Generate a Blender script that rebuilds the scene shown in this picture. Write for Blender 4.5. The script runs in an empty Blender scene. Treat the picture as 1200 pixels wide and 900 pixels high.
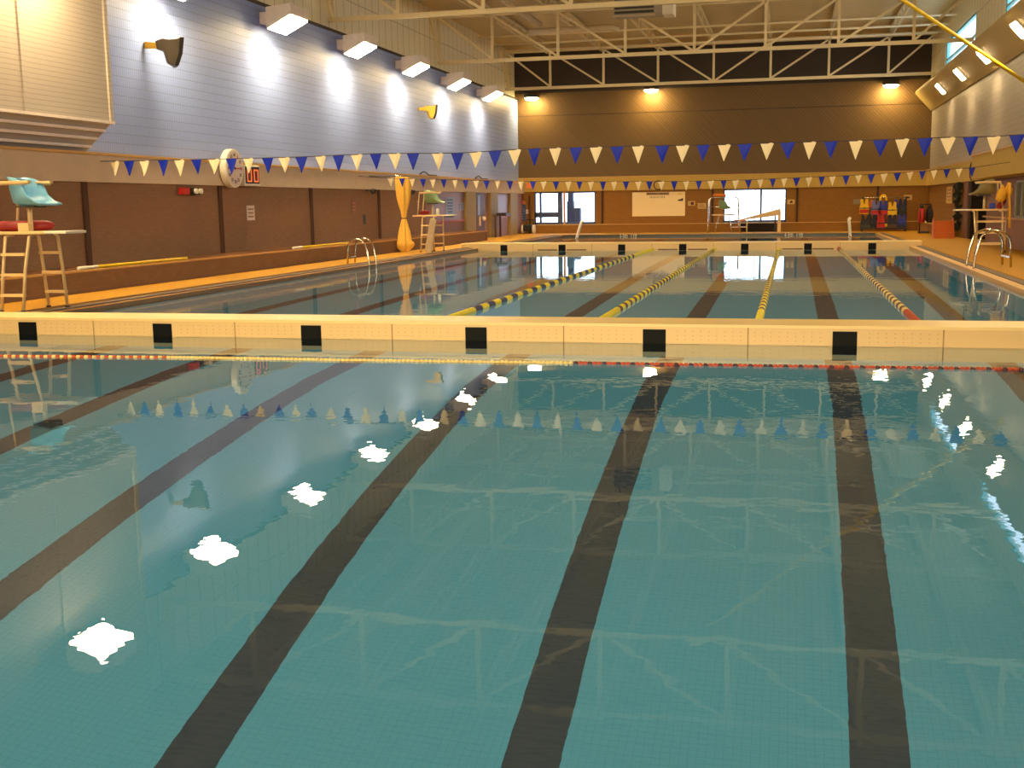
import bpy, bmesh, math, random
from mathutils import Vector, Matrix
random.seed(7)
SC = bpy.context.scene
COL = SC.collection
PI = math.pi

# ------------------------------------------------------------------ camera
FPX, YAW, PITCH, ROLL, EYE = 1349.12, 0.2368, 0.1545, -0.0139, 1.5264
cy, sy, cp, sp = math.cos(YAW), math.sin(YAW), math.cos(PITCH), math.sin(PITCH)
FW = Vector((-sy*cp, cy*cp, -sp)); R0 = Vector((cy, sy, 0)); U0 = R0.cross(FW)
cr, sr = math.cos(ROLL), math.sin(ROLL)
RT = cr*R0 + sr*U0; UP = -sr*R0 + cr*U0
cam_d = bpy.data.cameras.new('camera'); cam = bpy.data.objects.new('camera', cam_d); COL.objects.link(cam)
cam_d.sensor_fit = 'HORIZONTAL'; cam_d.sensor_width = 36.0; cam_d.lens = FPX/1200*36.0
cam_d.clip_start = 0.05; cam_d.clip_end = 300
m = Matrix((RT, UP, -FW)).transposed().to_4x4(); m.translation = (0, 0, EYE)
cam.matrix_world = m
SC.camera = cam

def at(x, y, X=None, Y=None, Z=None):
    """real-world point seen at a photo pixel on a known plane of the hall (wall, deck, water ...)"""
    d = FW + RT*((x-600)/FPX) - UP*((y-450)/FPX)
    t = X/d.x if X is not None else (Y/d.y if Y is not None else (Z-EYE)/d.z)
    return Vector((0, 0, EYE)) + d*t

# ------------------------------------------------------------------ materials
def lin(r, g, b):
    f = lambda c: (c/255/12.92) if c/255 <= 0.04045 else ((c/255+0.055)/1.055)**2.4
    return (f(r), f(g), f(b), 1)
class NT:
    def __init__(s, name):
        s.m = bpy.data.materials.new(name); s.m.use_nodes = True; s.t = s.m.node_tree; s.t.nodes.clear()
        s.out = s.n('ShaderNodeOutputMaterial')
    def n(s, t, **k):
        o = s.t.nodes.new(t)
        for a, v in k.items(): setattr(o, a, v)
        return o
    def l(s, a, b): s.t.links.new(a, b)
    def set(s, sock, v):
        if hasattr(v, 'is_output') or hasattr(v, 'links'): s.l(v, sock)
        else: sock.default_value = v
    def math(s, op, a, b=0.0, c=None):
        o = s.n('ShaderNodeMath', operation=op); s.set(o.inputs[0], a); s.set(o.inputs[1], b)
        if c is not None: s.set(o.inputs[2], c)
        return o.outputs[0]
    def pos(s):
        g = s.n('ShaderNodeNewGeometry'); x = s.n('ShaderNodeSeparateXYZ'); s.l(g.outputs['Position'], x.inputs[0])
        return x.outputs, g.outputs['Position']
    def comb(s, a, b, c=0.0):
        o = s.n('ShaderNodeCombineXYZ')
        for i, v in enumerate((a, b, c)): s.set(o.inputs[i], v)
        return o.outputs[0]
    def mix(s, f, a, b):
        o = s.n('ShaderNodeMix', data_type='RGBA'); s.set(o.inputs['Factor'], f); s.set(o.inputs['A'], a); s.set(o.inputs['B'], b)
        return o.outputs['Result']
    def noise(s, vec, scale, detail=2.0):
        o = s.n('ShaderNodeTexNoise'); s.set(o.inputs['Scale'], scale); s.set(o.inputs['Detail'], detail)
        if vec is not None: s.l(vec, o.inputs['Vector'])
        return o.outputs['Fac']
    def pbsdf(s, col, rough=.6, metal=0.0, spec=.5, normal=None, emis=None, estr=0.0):
        p = s.n('ShaderNodeBsdfPrincipled'); s.set(p.inputs['Base Color'], col); s.set(p.inputs['Roughness'], rough)
        p.inputs['Metallic'].default_value = metal; p.inputs['Specular IOR Level'].default_value = spec
        if normal is not None: s.l(normal, p.inputs['Normal'])
        if emis is not None: p.inputs['Emission Color'].default_value = emis; p.inputs['Emission Strength'].default_value = estr
        s.l(p.outputs[0], s.out.inputs[0]); return p

def plain(name, rgb, rough=.55, metal=0.0, var=.12, scale=6.0, spec=.5, linear=None):
    t = NT(name); c = linear or lin(*rgb); p, pv = t.pos()
    f = t.noise(pv, scale)
    a = tuple(x*(1-var) for x in c[:3])+(1,); b = tuple(min(1, x*(1+var)) for x in c[:3])+(1,)
    t.pbsdf(t.mix(f, a, b), rough, metal, spec); return t.m

def fr(t, v, period, width):
    """1 inside a thin repeating groove"""
    q = t.math('FRACT', t.math('DIVIDE', v, period)); return t.math('LESS_THAN', q, width)

def siding(name, c1, c2, axis, period, gw, vper=None, vw=.2, rough=.45, vstr=.10):
    t = NT(name); p, pv = t.pos()
    big = t.noise(pv, .5, 3)
    base = t.mix(big, tuple(x*.93 for x in c1[:3])+(1,), c1)
    g = fr(t, p['Z'], period, gw)
    if vper:
        v = fr(t, p[axis], vper, vw); base = t.mix(t.math('MULTIPLY', v, vstr*4), base, c2)
    col = t.mix(t.math('MULTIPLY', g, .75), base, c2)
    bump = t.n('ShaderNodeBump'); bump.inputs['Strength'].default_value = .5; bump.inputs['Distance'].default_value = .02
    t.l(t.math('SUBTRACT', 1.0, g), bump.inputs['Height'])
    t.pbsdf(col, rough, normal=bump.outputs[0]); return t.m

def brick(name, c1, c2, cm, axis):
    t = NT(name); p, pv = t.pos()
    b = t.n('ShaderNodeTexBrick'); t.l(t.comb(p[axis], p['Z']), b.inputs['Vector'])
    b.inputs['Scale'].default_value = 1.0; b.inputs['Brick Width'].default_value = .2; b.inputs['Row Height'].default_value = .066
    b.inputs['Mortar Size'].default_value = .005
    b.inputs['Color1'].default_value = c1; b.inputs['Color2'].default_value = c2; b.inputs['Mortar'].default_value = cm
    n = t.noise(pv, 1.3, 3)
    col = t.mix(t.math('MULTIPLY', n, .35), b.outputs['Color'], tuple(x*.6 for x in c1[:3])+(1,))
    t.pbsdf(col, .8); return t.m

def emit(name, rgb, strength):
    t = NT(name); e = t.n('ShaderNodeEmission'); e.inputs[0].default_value = rgb; e.inputs[1].default_value = strength
    t.l(e.outputs[0], t.out.inputs[0]); return t.m

M = {}
M['brick_left'] = brick('brick_left', lin(154, 118, 90), lin(146, 110, 82), lin(140, 110, 88), 'Y')
M['brick_back'] = brick('brick_back', lin(158, 108, 40), lin(148, 100, 36), lin(148, 104, 48), 'X')
M['pilaster'] = plain('pilaster_brown', (78, 48, 34), .8)
M['blue_siding'] = siding('blue_siding', (.31, .43, .90, 1), (.16, .23, .56, 1), 'Y', .19, .07, .075, .3)
M['grey_siding'] = siding('grey_siding', (.40, .36, .32, 1), (.2, .17, .14, 1), 'Y', .17, .08)
M['cream_siding'] = siding('cream_siding', (.58, .51, .44, 1), (.38, .33, .28, 1), 'Y', .085, .16)
M['cream_soffit'] = siding('cream_soffit', (.46, .46, .52, 1), (.80, .80, .86, 1), 'Y', .13, .10)
M['concrete'] = plain('concrete_beam', (206, 188, 168), .8, var=.1, scale=3)
M['concrete_warm'] = plain('concrete_beam_warm', (198, 166, 84), .8, var=.1, scale=3)
M['ledge_front'] = brick('ledge_front', lin(136, 106, 84), lin(128, 98, 76), lin(124, 98, 80), 'Y')
M['ledge_top'] = plain('ledge_top', (104, 74, 54), .95, spec=.0)
M['soffit_paint'] = plain('soffit_paint', (186, 164, 104), .55, var=.05)
M['cap_line'] = plain('bench_cap', (206, 164, 96), .6)
M['khaki'] = plain('truss_paint', (224, 208, 164), .5, var=.06)
M['panel'] = siding('upper_panel', (.88, .84, .66, 1), (.40, .36, .27, 1), 'Y', 1.55, .02, .62, .06, vstr=.22)
M['dark_edge'] = plain('dark_edge', (58, 46, 38), .7)
M['purple_wall'] = plain('painted_office_wall', (158, 120, 120), .6)
M['purple_brown'] = plain('purple_brown_wall', (136, 98, 84), .75)
M['olive'] = plain('olive_column', (150, 128, 74), .6)
M['brown_door'] = plain('brown_door', (84, 44, 26), .5)
M['dark_recess'] = plain('dark_recess', (40, 30, 26), .9)
M['cream'] = plain('cream_bulkhead', (240, 208, 150), .45, var=.03, scale=1.2)
M['cream_lit'] = plain('cream_bulkhead_lit', (255, 226, 160), .4, var=.02)  # paler than the face: light on the top put into the colour
M['joint'] = plain('joint_line', (176, 140, 90), .7)
M['cream_dot'] = plain('bulkhead_hole', (206, 170, 116), .7)
M['black_tile'] = plain('black_target', (7, 9, 10), .6, spec=.15)
M['white'] = plain('white_paint', (238, 230, 214), .45, var=.03)
M['white_cloth'] = plain('white_pennant', (250, 236, 200), .6, var=.03)
M['blue_cloth'] = plain('blue_pennant', (6, 42, 190), .5, var=.08, spec=.3)
M['cordm'] = plain('cord_dark', (60, 52, 66), .7)
M['yellow'] = plain('yellow_float', (242, 228, 4), .4, var=.05)
M['yellow_rope'] = plain('yellow_rope', (232, 196, 24), .6)
M['navy'] = plain('navy_float', (36, 40, 92), .4)
M['maroon'] = plain('maroon_float', (84, 40, 46), .4)
M['redorange'] = plain('red_float', (196, 78, 38), .5)
M['orange'] = plain('orange_float', (226, 116, 30), .4)
M['cream_float'] = plain('cream_float', (244, 220, 140), .4)
M['ltbrown_float'] = plain('brown_float', (96, 60, 44), .5)
M['steel'] = plain('stainless_steel', (205, 200, 190), .14, 1.0, .03)
M['tube'] = plain('painted_tube', (222, 196, 150), .35, .2, .05)
M['wood'] = plain('pale_board', (238, 206, 146), .5, var=.06)
M['board_grey'] = plain('board_grey', (178, 160, 132), .6)
M['seat_blue'] = plain('pale_blue_plastic', (128, 196, 240), .35)
M['seat_green'] = plain('pale_green_plastic', (130, 160, 120), .4)
M['seat_grey'] = plain('grey_green_plastic', (140, 130, 90), .4)
M['red_foam'] = plain('red_foam', (140, 18, 24), .5)
M['red'] = plain('red_cloth', (196, 34, 26), .6)
M['bluev'] = plain('blue_vest', (48, 62, 176), .6)
M['ltblue'] = plain('light_blue_vest', (112, 116, 190), .6)
M['navyv'] = plain('navy_vest', (30, 36, 70), .6)
M['yellowv'] = plain('yellow_vest', (250, 200, 30), .6)
M['black'] = plain('black_plastic', (24, 22, 22), .5)
M['darkgrey'] = plain('dark_grey', (60, 54, 50), .5)
M['olive_metal'] = plain('speaker_shell_dark', (92, 78, 58), .5)
M['yellow_shell'] = plain('speaker_shell_pale', (226, 178, 60), .5)
M['paper'] = plain('paper_sheet', (226, 212, 210), .8, var=.03)
M['paper_warm'] = plain('paper_sheet_warm', (214, 176, 110), .8, var=.05)
M['ink'] = plain('ink', (70, 48, 40), .8)
M['inkgrey'] = plain('ink_grey', (160, 126, 96), .8)
M['board'] = plain('whiteboard', (255, 226, 168), .4, var=.02)
M['signblue'] = plain('sign_blue', (60, 92, 150), .5)
M['signlight'] = plain('sign_light_blue', (150, 170, 220), .5)
M['pink'] = plain('pink_print', (190, 110, 120), .7)
M['salmon'] = plain('exit_sign', (244, 140, 90), .5)
M['orange_plastic'] = plain('orange_plastic', (206, 102, 8), .5)
M['curtain'] = plain('yellow_cloth', (250, 196, 84), .7, var=.1, scale=9)
M['bag'] = plain('yellow_bag', (232, 172, 40), .6)
M['frame_blue'] = plain('window_frame_blue', (66, 80, 120), .5)
M['frame_cream'] = plain('window_frame_cream', (214, 150, 100), .5)
M['frame_teal'] = plain('window_frame_teal', (120, 190, 200), .5)
M['outdark'] = plain('outdoor_dark_blue', (60, 74, 110), .8)
M['pipe_grey'] = plain('grey_pipe', (196, 178, 146), .5)
M['heater_grey'] = plain('heater_casing', (170, 160, 140), .4, .3)
M['heater_dark'] = plain('heater_louvre', (58, 46, 34), .6)
M['foliage'] = plain('dark_foliage', (30, 32, 20), .8)
M['grating'] = plain('gutter_grating', (112, 92, 78), .7, var=.25, scale=30)
M['nosing_dark'] = plain('gutter_tile_dark', (140, 116, 92), .5, var=.15, scale=12)
M['nosing_tan'] = plain('gutter_tile_tan', (216, 170, 96), .5, var=.08, scale=12)
M['edge_dark'] = plain('pool_edge_dark', (64, 58, 44), .4)
M['edge_line'] = plain('deck_edge_line', (225, 165, 80), .5)
M['lens'] = emit('lamp_lens', (1.0, .74, .38, 1), 96)
M['lens_back'] = emit('lamp_lens_back', (1.0, .72, .28, 1), 100)
M['lens_housing'] = plain('lamp_housing', (244, 232, 226), .5)
M['led'] = emit('led_digits', (1.0, .16, .04, 1), 1.0)
M['led_dark'] = plain('led_dark_red', (90, 14, 14), .4)

def deck_mat():
    t = NT('orange_deck'); p, pv = t.pos()
    n = t.noise(pv, .6, 4); n2 = t.noise(pv, 14, 2)
    c = t.mix(n, lin(188, 136, 28), lin(204, 152, 38))
    c = t.mix(t.math('MULTIPLY', n2, .25), c, lin(170, 116, 20))
    g = t.math('MAXIMUM', fr(t, p['X'], .15, .05), fr(t, p['Y'], .15, .05))
    c = t.mix(t.math('MULTIPLY', g, .25), c, lin(150, 95, 30))
    t.pbsdf(c, .7, spec=.2); return t.m
M['deck'] = deck_mat()

def diag_mat():
    t = NT('diagonal_boards'); p, pv = t.pos()
    s = t.math('ADD', p['X'], p['Z'])
    g = fr(t, s, .16, .16); n = t.noise(t.comb(t.math('MULTIPLY', s, 6.0), t.math('MULTIPLY', t.math('SUBTRACT', p['X'], p['Z']), .3)), 1.0, 3)
    c = t.mix(n, lin(92, 68, 30), lin(112, 84, 40))
    c = t.mix(t.math('MULTIPLY', g, .6), c, lin(52, 36, 22))
    t.pbsdf(c, .6); return t.m
M['diag'] = diag_mat()
M['dark_upper'] = plain('dark_upper_wall', (52, 42, 34), .7)

def ceil_mat():
    t = NT('roof_deck'); p, pv = t.pos()
    g = fr(t, p['Y'], .3, .25); n = t.noise(pv, .7, 4)
    c = t.mix(n, lin(206, 188, 136), lin(222, 206, 160))
    c = t.mix(t.math('MULTIPLY', g, .35), c, lin(120, 96, 58))
    t.pbsdf(c, .7); return t.m
M['ceiling'] = ceil_mat()

def pool_mat(name, c1, c2, tile=.05):
    t = NT(name); p, pv = t.pos()
    n = t.noise(pv, .35, 3)
    c = t.mix(n, c1, tuple(x*1.12 for x in c1[:3])+(1,))
    g = t.math('MAXIMUM', fr(t, p['X'], tile, .12), fr(t, p['Y'], tile, .12))
    c = t.mix(t.math('MULTIPLY', g, .35), c, c2)
    t.pbsdf(c, .6); return t.m
M['pool_tile'] = pool_mat('pool_floor_tile', (.09, .355, .375, 1), (.05, .245, .27, 1))
M['pool_line'] = pool_mat('pool_lane_line_tile', (.004, .020, .024, 1), (.008, .032, .036, 1))
M['pool_wall'] = pool_mat('pool_wall_tile', (.50, .60, .56, 1), (.36, .46, .44, 1))

def water_mat():
    t = NT('pool_water'); p, pv = t.pos()
    n1 = t.noise(pv, .9, 2.0); n2 = t.noise(pv, 4.0, 2.0); n3 = t.noise(pv, 13.0, 1.0)
    # calm with a few livelier patches
    k = t.noise(pv, .16, 1.0); k = t.math('MULTIPLY', t.math('MAXIMUM', t.math('SUBTRACT', k, .46), 0.0), 3.0)
    h = t.math('ADD', t.math('MULTIPLY', n1, .0019), t.math('MULTIPLY', n2, t.math('MULTIPLY_ADD', k, .0012, .00045)))
    h = t.math('ADD', h, t.math('MULTIPLY', n3, t.math('MULTIPLY_ADD', k, .00028, .00010)))
    b = t.n('ShaderNodeBump'); b.inputs['Strength'].default_value = 1.0; b.inputs['Distance'].default_value = 1.0
    t.l(h, b.inputs['Height'])
    g = t.n('ShaderNodeBsdfGlass'); g.inputs['IOR'].default_value = 1.333; g.inputs['Roughness'].default_value = 0.0
    g.inputs['Color'].default_value = (.97, .99, 1.0, 1)
    t.l(b.outputs[0], g.inputs['Normal']); t.l(g.outputs[0], t.out.inputs[0]); return t.m
M['water'] = water_mat()

def glass_mat():
    t = NT('window_glass'); lw = t.n('ShaderNodeLayerWeight'); lw.inputs[0].default_value = .5; fac = t.math('MULTIPLY_ADD', t.math('POWER', lw.outputs['Facing'], 5.0), .8, .05)
    a = t.n('ShaderNodeBsdfTransparent'); g = t.n('ShaderNodeBsdfGlossy'); g.inputs['Roughness'].default_value = .02
    mx = t.n('ShaderNodeMixShader'); t.l(fac, mx.inputs[0]); t.l(a.outputs[0], mx.inputs[1]); t.l(g.outputs[0], mx.inputs[2])
    t.l(mx.outputs[0], t.out.inputs[0]); return t.m
M['glass'] = glass_mat()
def tint_mat():
    t = NT('office_glass'); t.pbsdf(lin(150, 116, 128), .4); return t.m
M['office_glass'] = tint_mat()
M['dark_glass'] = plain('dark_window_glass', (74, 84, 84), .1)

# ------------------------------------------------------------------ mesh helpers
class MB:
    def __init__(s): s.b = bmesh.new(); s.mats = []
    def mi(s, k):
        if k is None: return 0
        if k not in s.mats: s.mats.append(k)
        return s.mats.index(k)
    def face(s, pts, k):
        f = s.b.faces.new([s.b.verts.new(Vector(p)) for p in pts]); f.material_index = s.mi(k); return s
    def box(s, x0, x1, y0, y1, z0, z1, k, rot=None):
        c = Vector(((x0+x1)/2, (y0+y1)/2, (z0+z1)/2)); vs = []
        for x in (x0, x1):
            for y in (y0, y1):
                for z in (z0, z1):
                    v = Vector((x, y, z))
                    if rot is not None: v = c + rot @ (v-c)
                    vs.append(s.b.verts.new(v))
        i = s.mi(k)
        for q in ((0, 1, 3, 2), (4, 6, 7, 5), (0, 4, 5, 1), (2, 3, 7, 6), (0, 2, 6, 4), (1, 5, 7, 3)):
            s.b.faces.new([vs[j] for j in q]).material_index = i
        return s
    def bar(s, a, b, w, h, k, up=(0, 0, 1)):
        a, b = Vector(a), Vector(b); d = (b-a).normalized(); u = Vector(up)
        if abs(d.dot(u)) > .98: u = Vector((0, 1, 0))
        r = d.cross(u).normalized(); u = r.cross(d).normalized(); i = s.mi(k)
        A = [s.b.verts.new(a + r*(w/2*e) + u*(h/2*g)) for e, g in ((-1, -1), (1, -1), (1, 1), (-1, 1))]
        B = [s.b.verts.new(b + r*(w/2*e) + u*(h/2*g)) for e, g in ((-1, -1), (1, -1), (1, 1), (-1, 1))]
        for j in range(4): s.b.faces.new((A[j], A[(j+1) % 4], B[(j+1) % 4], B[j])).material_index = i
        s.b.faces.new(A[::-1]).material_index = i; s.b.faces.new(B).material_index = i
        return s
    def tube(s, pts, r, k, seg=10, cap=True, radii=None, kfn=None):
        pts = [Vector(p) for p in pts]; rings = []; n = len(pts); pr = None
        for j, p in enumerate(pts):
            d = (pts[min(j+1, n-1)] - pts[max(j-1, 0)]).normalized()
            if pr is None:
                u = Vector((0, 0, 1)) if abs(d.z) < .9 else Vector((0, 1, 0)); q = d.cross(u).normalized()
            else:
                q = (pr - d*pr.dot(d)).normalized()
            pr = q; w = d.cross(q).normalized(); rr = radii[j] if radii else r
            rings.append([s.b.verts.new(p + (q*math.cos(2*PI*a/seg) + w*math.sin(2*PI*a/seg))*rr) for a in range(seg)])
        for j in range(n-1):
            i = s.mi(kfn(j) if kfn else k)
            for a in range(seg):
                f = s.b.faces.new((rings[j][a], rings[j][(a+1) % seg], rings[j+1][(a+1) % seg], rings[j+1][a])); f.material_index = i; f.smooth = True
        if cap:
            s.b.faces.new(rings[0][::-1]).material_index = s.mi(kfn(0) if kfn else k)
            s.b.faces.new(rings[-1]).material_index = s.mi(kfn(n-2) if kfn else k)
        return s
    def prism(s, poly, fn, k, k_side=None):
        """poly: 2-D outline; fn(u, v, t) -> point, t = 0 or 1"""
        A = [s.b.verts.new(Vector(fn(u, v, 0))) for u, v in poly]; B = [s.b.verts.new(Vector(fn(u, v, 1))) for u, v in poly]
        n = len(poly); s.b.faces.new(A[::-1]).material_index = s.mi(k); s.b.faces.new(B).material_index = s.mi(k)
        for j in range(n): s.b.faces.new((A[j], A[(j+1) % n], B[(j+1) % n], B[j])).material_index = s.mi(k_side or k)
        return s
    def grid(s, fn, nu, nv, k, smooth=True):
        V = [[s.b.verts.new(Vector(fn(i/nu, j/nv))) for j in range(nv+1)] for i in range(nu+1)]
        for i in range(nu):
            for j in range(nv):
                f = s.b.faces.new((V[i][j], V[i+1][j], V[i+1][j+1], V[i][j+1])); f.material_index = s.mi(k); f.smooth = smooth
        return s
    def ball(s, c, rx, ry, rz, k, nu=14, nv=9):
        c = Vector(c)
        return s.grid(lambda u, v: c + Vector((rx*math.cos(2*PI*u)*math.sin(PI*(.001+.998*v)), ry*math.sin(2*PI*u)*math.sin(PI*(.001+.998*v)), rz*math.cos(PI*v))), nu, nv, k)
    def build(s, name, parent=None, loc=None, bevel=0, solid=0, weld=False):
        if weld: bmesh.ops.remove_doubles(s.b, verts=s.b.verts, dist=1e-4)
        bmesh.ops.recalc_face_normals(s.b, faces=s.b.faces)
        if loc is not None: bmesh.ops.translate(s.b, verts=s.b.verts, vec=-Vector(loc))
        me = bpy.data.meshes.new(name); s.b.to_mesh(me); s.b.free()
        for k in s.mats: me.materials.append(M[k])
        o = bpy.data.objects.new(name, me); COL.objects.link(o)
        if loc is not None: o.location = loc
        if parent is not None: o.parent = parent
        if solid: q = o.modifiers.new('solid', 'SOLIDIFY'); q.thickness = solid
        if bevel: q = o.modifiers.new('bevel', 'BEVEL'); q.width = bevel; q.segments = 2; q.limit_method = 'ANGLE'
        return o

def tag(o, label=None, cat=None, group=None, kind=None):
    if label: o['label'] = label
    if cat: o['category'] = cat
    if group: o['group'] = group
    if kind: o['kind'] = kind
    return o
def thing(name, label, cat, loc, rz=0.0, group=None):
    o = bpy.data.objects.new(name, None); o.empty_display_size = .2; COL.objects.link(o)
    o.location = loc; o.rotation_euler = (0, 0, rz); return tag(o, label, cat, group)
def struct(name, mb, **k): return tag(mb.build(name, **k), kind='structure')
def text(name, body, size, k, parent, loc, rot, ext=.004):
    c = bpy.data.curves.new(name, 'FONT'); c.body = body; c.size = size; c.extrude = ext; c.align_x = 'CENTER'; c.align_y = 'CENTER'
    c.materials.append(M[k]); tmp = bpy.data.objects.new('tmp', c); COL.objects.link(tmp)
    me = bpy.data.meshes.new_from_object(tmp); bpy.data.objects.remove(tmp); me.name = name
    o = bpy.data.objects.new(name, me); COL.objects.link(o); o.parent = parent; o.location = loc; o.rotation_euler = rot; return o
def copy_tree(o, parent=None):
    c = o.copy(); COL.objects.link(c)
    if parent is not None: c.parent = parent
    for ch in list(o.children): copy_tree(ch, c)
    return c
ORD = ['first', 'second', 'third', 'fourth', 'fifth', 'sixth', 'seventh', 'eighth', 'ninth', 'tenth', 'eleventh', 'twelfth']

# ------------------------------------------------------------------ the hall: dimensions (m)
ZD = .10                        # deck above water
XLI, XLO, XRI, XRO = -10.35, -10.72, 3.65, 4.02      # pool edge and gutter
XLW, XRW, YB, YN = -13.2, 6.18, 56.6, -8.0             # walls
YP0, YP1 = 0.7, 53.5            # pool length
ZC = 8.85
DEPTH = 3.45
LANE = [-9.28+.0, -7.38, -5.42, -3.43, -1.42, .58, 2.58]   # lane centres

# floor (deck)
f = MB()
for x0, x1, y0, y1 in ((XLW, XLO, YN, YB), (XRO, XRW+3, YN, YB), (XLO, XRO, YN, YP0), (XLO, XRO, YP1, YB)):
    f.box(x0, x1, y0, y1, -.3, ZD, 'deck')
struct('floor', f)
# gutters
g = MB()
g.box(XLO, XLO+.2, YP0, YP1, -.3, ZD-.015, 'grating'); g.box(XLO+.2, XLI, YP0, YP1, -.3, ZD-.035, 'nosing_dark')
g.box(XLO-.02, XLO, YP0, YP1, ZD, ZD+.012, 'nosing_dark'); g.box(XLI-.03, XLI, YP0, YP1, ZD-.035, ZD-.02, 'edge_line')
struct('trim_1', g)
g = MB()
g.box(XRO-.18, XRO, YP0, YP1, -.3, ZD-.015, 'grating'); g.box(XRI, XRO-.18, YP0, YP1, -.3, ZD-.03, 'nosing_tan')
struct('trim_2', g)
g = MB(); g.box(XLI, XRI, YP1-.02, YP1+.02, -.6, ZD-.01, 'edge_dark'); g.box(XLI, XRI, YP1-.03, YP1+.25, ZD-.01, ZD+.02, 'edge_line')
struct('trim_3', g)
# depth marks on the far edge
for px, nm in ((736, 'painted white depth mark on far pool edge below the whiteboard'), (930, 'painted white depth mark on far pool edge below the board stand')):
    p = at(px, 277, Y=YP1-.05)
    t = thing('depth_marking', nm, 'depth marking', (p.x, YP1-.035, .02))
    b = MB(); b.box(-.55, .55, .0, .012, -.01, .075, 'edge_dark'); b.build('marking_plate', t)
    text('lettering', '3.5m  11ft', .20, 'white', t, (0, -.004, .03), (PI/2, 0, 0))

# pool basin
b = MB()
LN = [(-8.95, -9.5), (-6.98, -7.58), (-5.06, -5.62), (-3.13, -3.56), (-1.31, -1.49), (.52, .64), (2.42, 2.60)]   # each painted line: x at the near end, x past the bulkhead
ys = [(YP0, 13.0), (13.0, YP1)]
for seg_i, (ya, yb) in enumerate(ys):
    A0 = [XLI]; A1 = [XLI]
    for n_, f_ in LN:
        xa = n_-(f_-n_)*.35 if seg_i == 0 else f_
        A0 += [xa-.165, xa+.165]; A1 += [f_-.155, f_+.155]
    A0.append(XRI); A1.append(XRI)
    for i in range(len(A0)-1):
        b.face(((A0[i], ya, -DEPTH), (A0[i+1], ya, -DEPTH), (A1[i+1], yb, -DEPTH), (A1[i], yb, -DEPTH)), 'pool_line' if i % 2 else 'pool_tile')
for (y0, y1) in ((YP0, YP1),):
    b.face(((XLI, y0, -DEPTH), (XLI, y1, -DEPTH), (XLI, y1, 0), (XLI, y0, 0)), 'pool_wall')
    b.face(((XRI, y0, -DEPTH), (XRI, y1, -DEPTH), (XRI, y1, 0), (XRI, y0, 0)), 'pool_wall')
    b.face(((XLI, y1, -DEPTH), (XRI, y1, -DEPTH), (XRI, y1, 0), (XLI, y1, 0)), 'pool_wall')
    b.face(((XLI, y0, -DEPTH), (XRI, y0, -DEPTH), (XRI, y0, .09), (XLI, y0, .09)), 'pool_wall')
struct('pool_basin', b)
b = MB(); b.face(((XLI, YP0, 0), (XRI, YP0, 0), (XRI, YP1-.02, 0), (XLI, YP1-.02, 0)), 'water')
struct('water', b)

# ---- left wall
b = MB()
b.box(XLW, -12.95, YN, 40.6, ZD, 2.1, 'brick_left')
struct('wall_left', b)
b = MB(); b.box(XLW, -13.0, 40.6, YB, ZD, 2.1, 'purple_wall'); struct('wall_left_office', b)
pil = [at(px, 268, X=-12.9).y for px in (103.5, 261, 367, 446)] + [13.6, 7.4]
for i, y in enumerate(pil):
    b = MB(); b.box(-12.96, -12.90, y-.07, y+.07, .5, 2.1, 'pilaster'); struct('trim_pilaster_%d' % (i+1), b)
b = MB(); b.box(XLW, -12.88, YN, YB, 2.06, 2.57, 'concrete'); b.box(XLW, -12.84, YN, YB, 2.57, 2.62, 'cap_line')  # orange strip on the beam: lit ledge edge put into the colour
struct('trim_4', b)                                                  # beam on the left wall
b = MB(); b.box(XLW-.2, XLW+.02, YN, YB, 2.6, 6.62, 'blue_siding'); struct('wall_left_siding', b)
b = MB(); b.box(XLW-.4, XLW-.12, YN, YB, 6.5, ZC+.3, 'panel')
b.box(XLW-.22, XLW+.06, 20, YB, 6.60, 6.68, 'dark_edge'); struct('wall_left_upper', b)
b = MB(); b.box(-12.96, -12.0, YN, 45.8, ZD, .47, 'ledge_front'); b.box(-12.96, -12.03, YN, 45.8, .47, .495, 'ledge_top'); b.box(-12.03, -11.97, YN, 45.8, .465, .50, 'cap_line')
struct('trim_5', b)                                                  # ledge along the left wall
for i, (p0, p1) in enumerate(((545, 556), (573.5, 582), (597, 604.5))):
    y0, y1 = at(p0, 270, X=-12.95).y, at(p1, 270, X=-12.95).y
    b = MB(); b.box(-13.05, -12.86, y0, min(y1, YB), ZD, 2.08, 'olive'); struct('trim_column_%d' % (i+1), b)
# left bay (corrugated box)
prof = [(-12.5, 3.17), (-12.5, ZC), (XLW-.1, ZC), (XLW-.1, 2.60), (XLW+.05, 2.60)]
b = MB()
b.face([(x, 19.9, z) for x, z in prof], 'cream_siding')
b.face(((-12.5, YN, 3.17), (-12.5, 19.9, 3.17), (-12.5, 19.9, ZC), (-12.5, YN, ZC)), 'cream_siding')
b.face(((XLW+.05, YN, 2.60), (XLW+.05, 19.9, 2.60), (-12.5, 19.9, 3.17), (-12.5, YN, 3.17)), 'cream_soffit')
for y in (19.85, at(24, 60, X=-12.5).y, 13.2): b.box(-12.52, -12.46, y-.05, y+.05, 3.17, ZC, 'cream_siding')
b.box(-12.52, -12.44, YN, 19.9, 3.13, 3.18, 'lens_housing')
for k in range(1, 4):
    q = k/4; x = -12.5+q*(XLW+.05+12.5); z = 3.17+q*(2.60-3.17); b.box(x-.02, x+.02, YN, 19.88, z-.04, z+.01, 'lens_housing')
struct('wall_left_bay', b)
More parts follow.
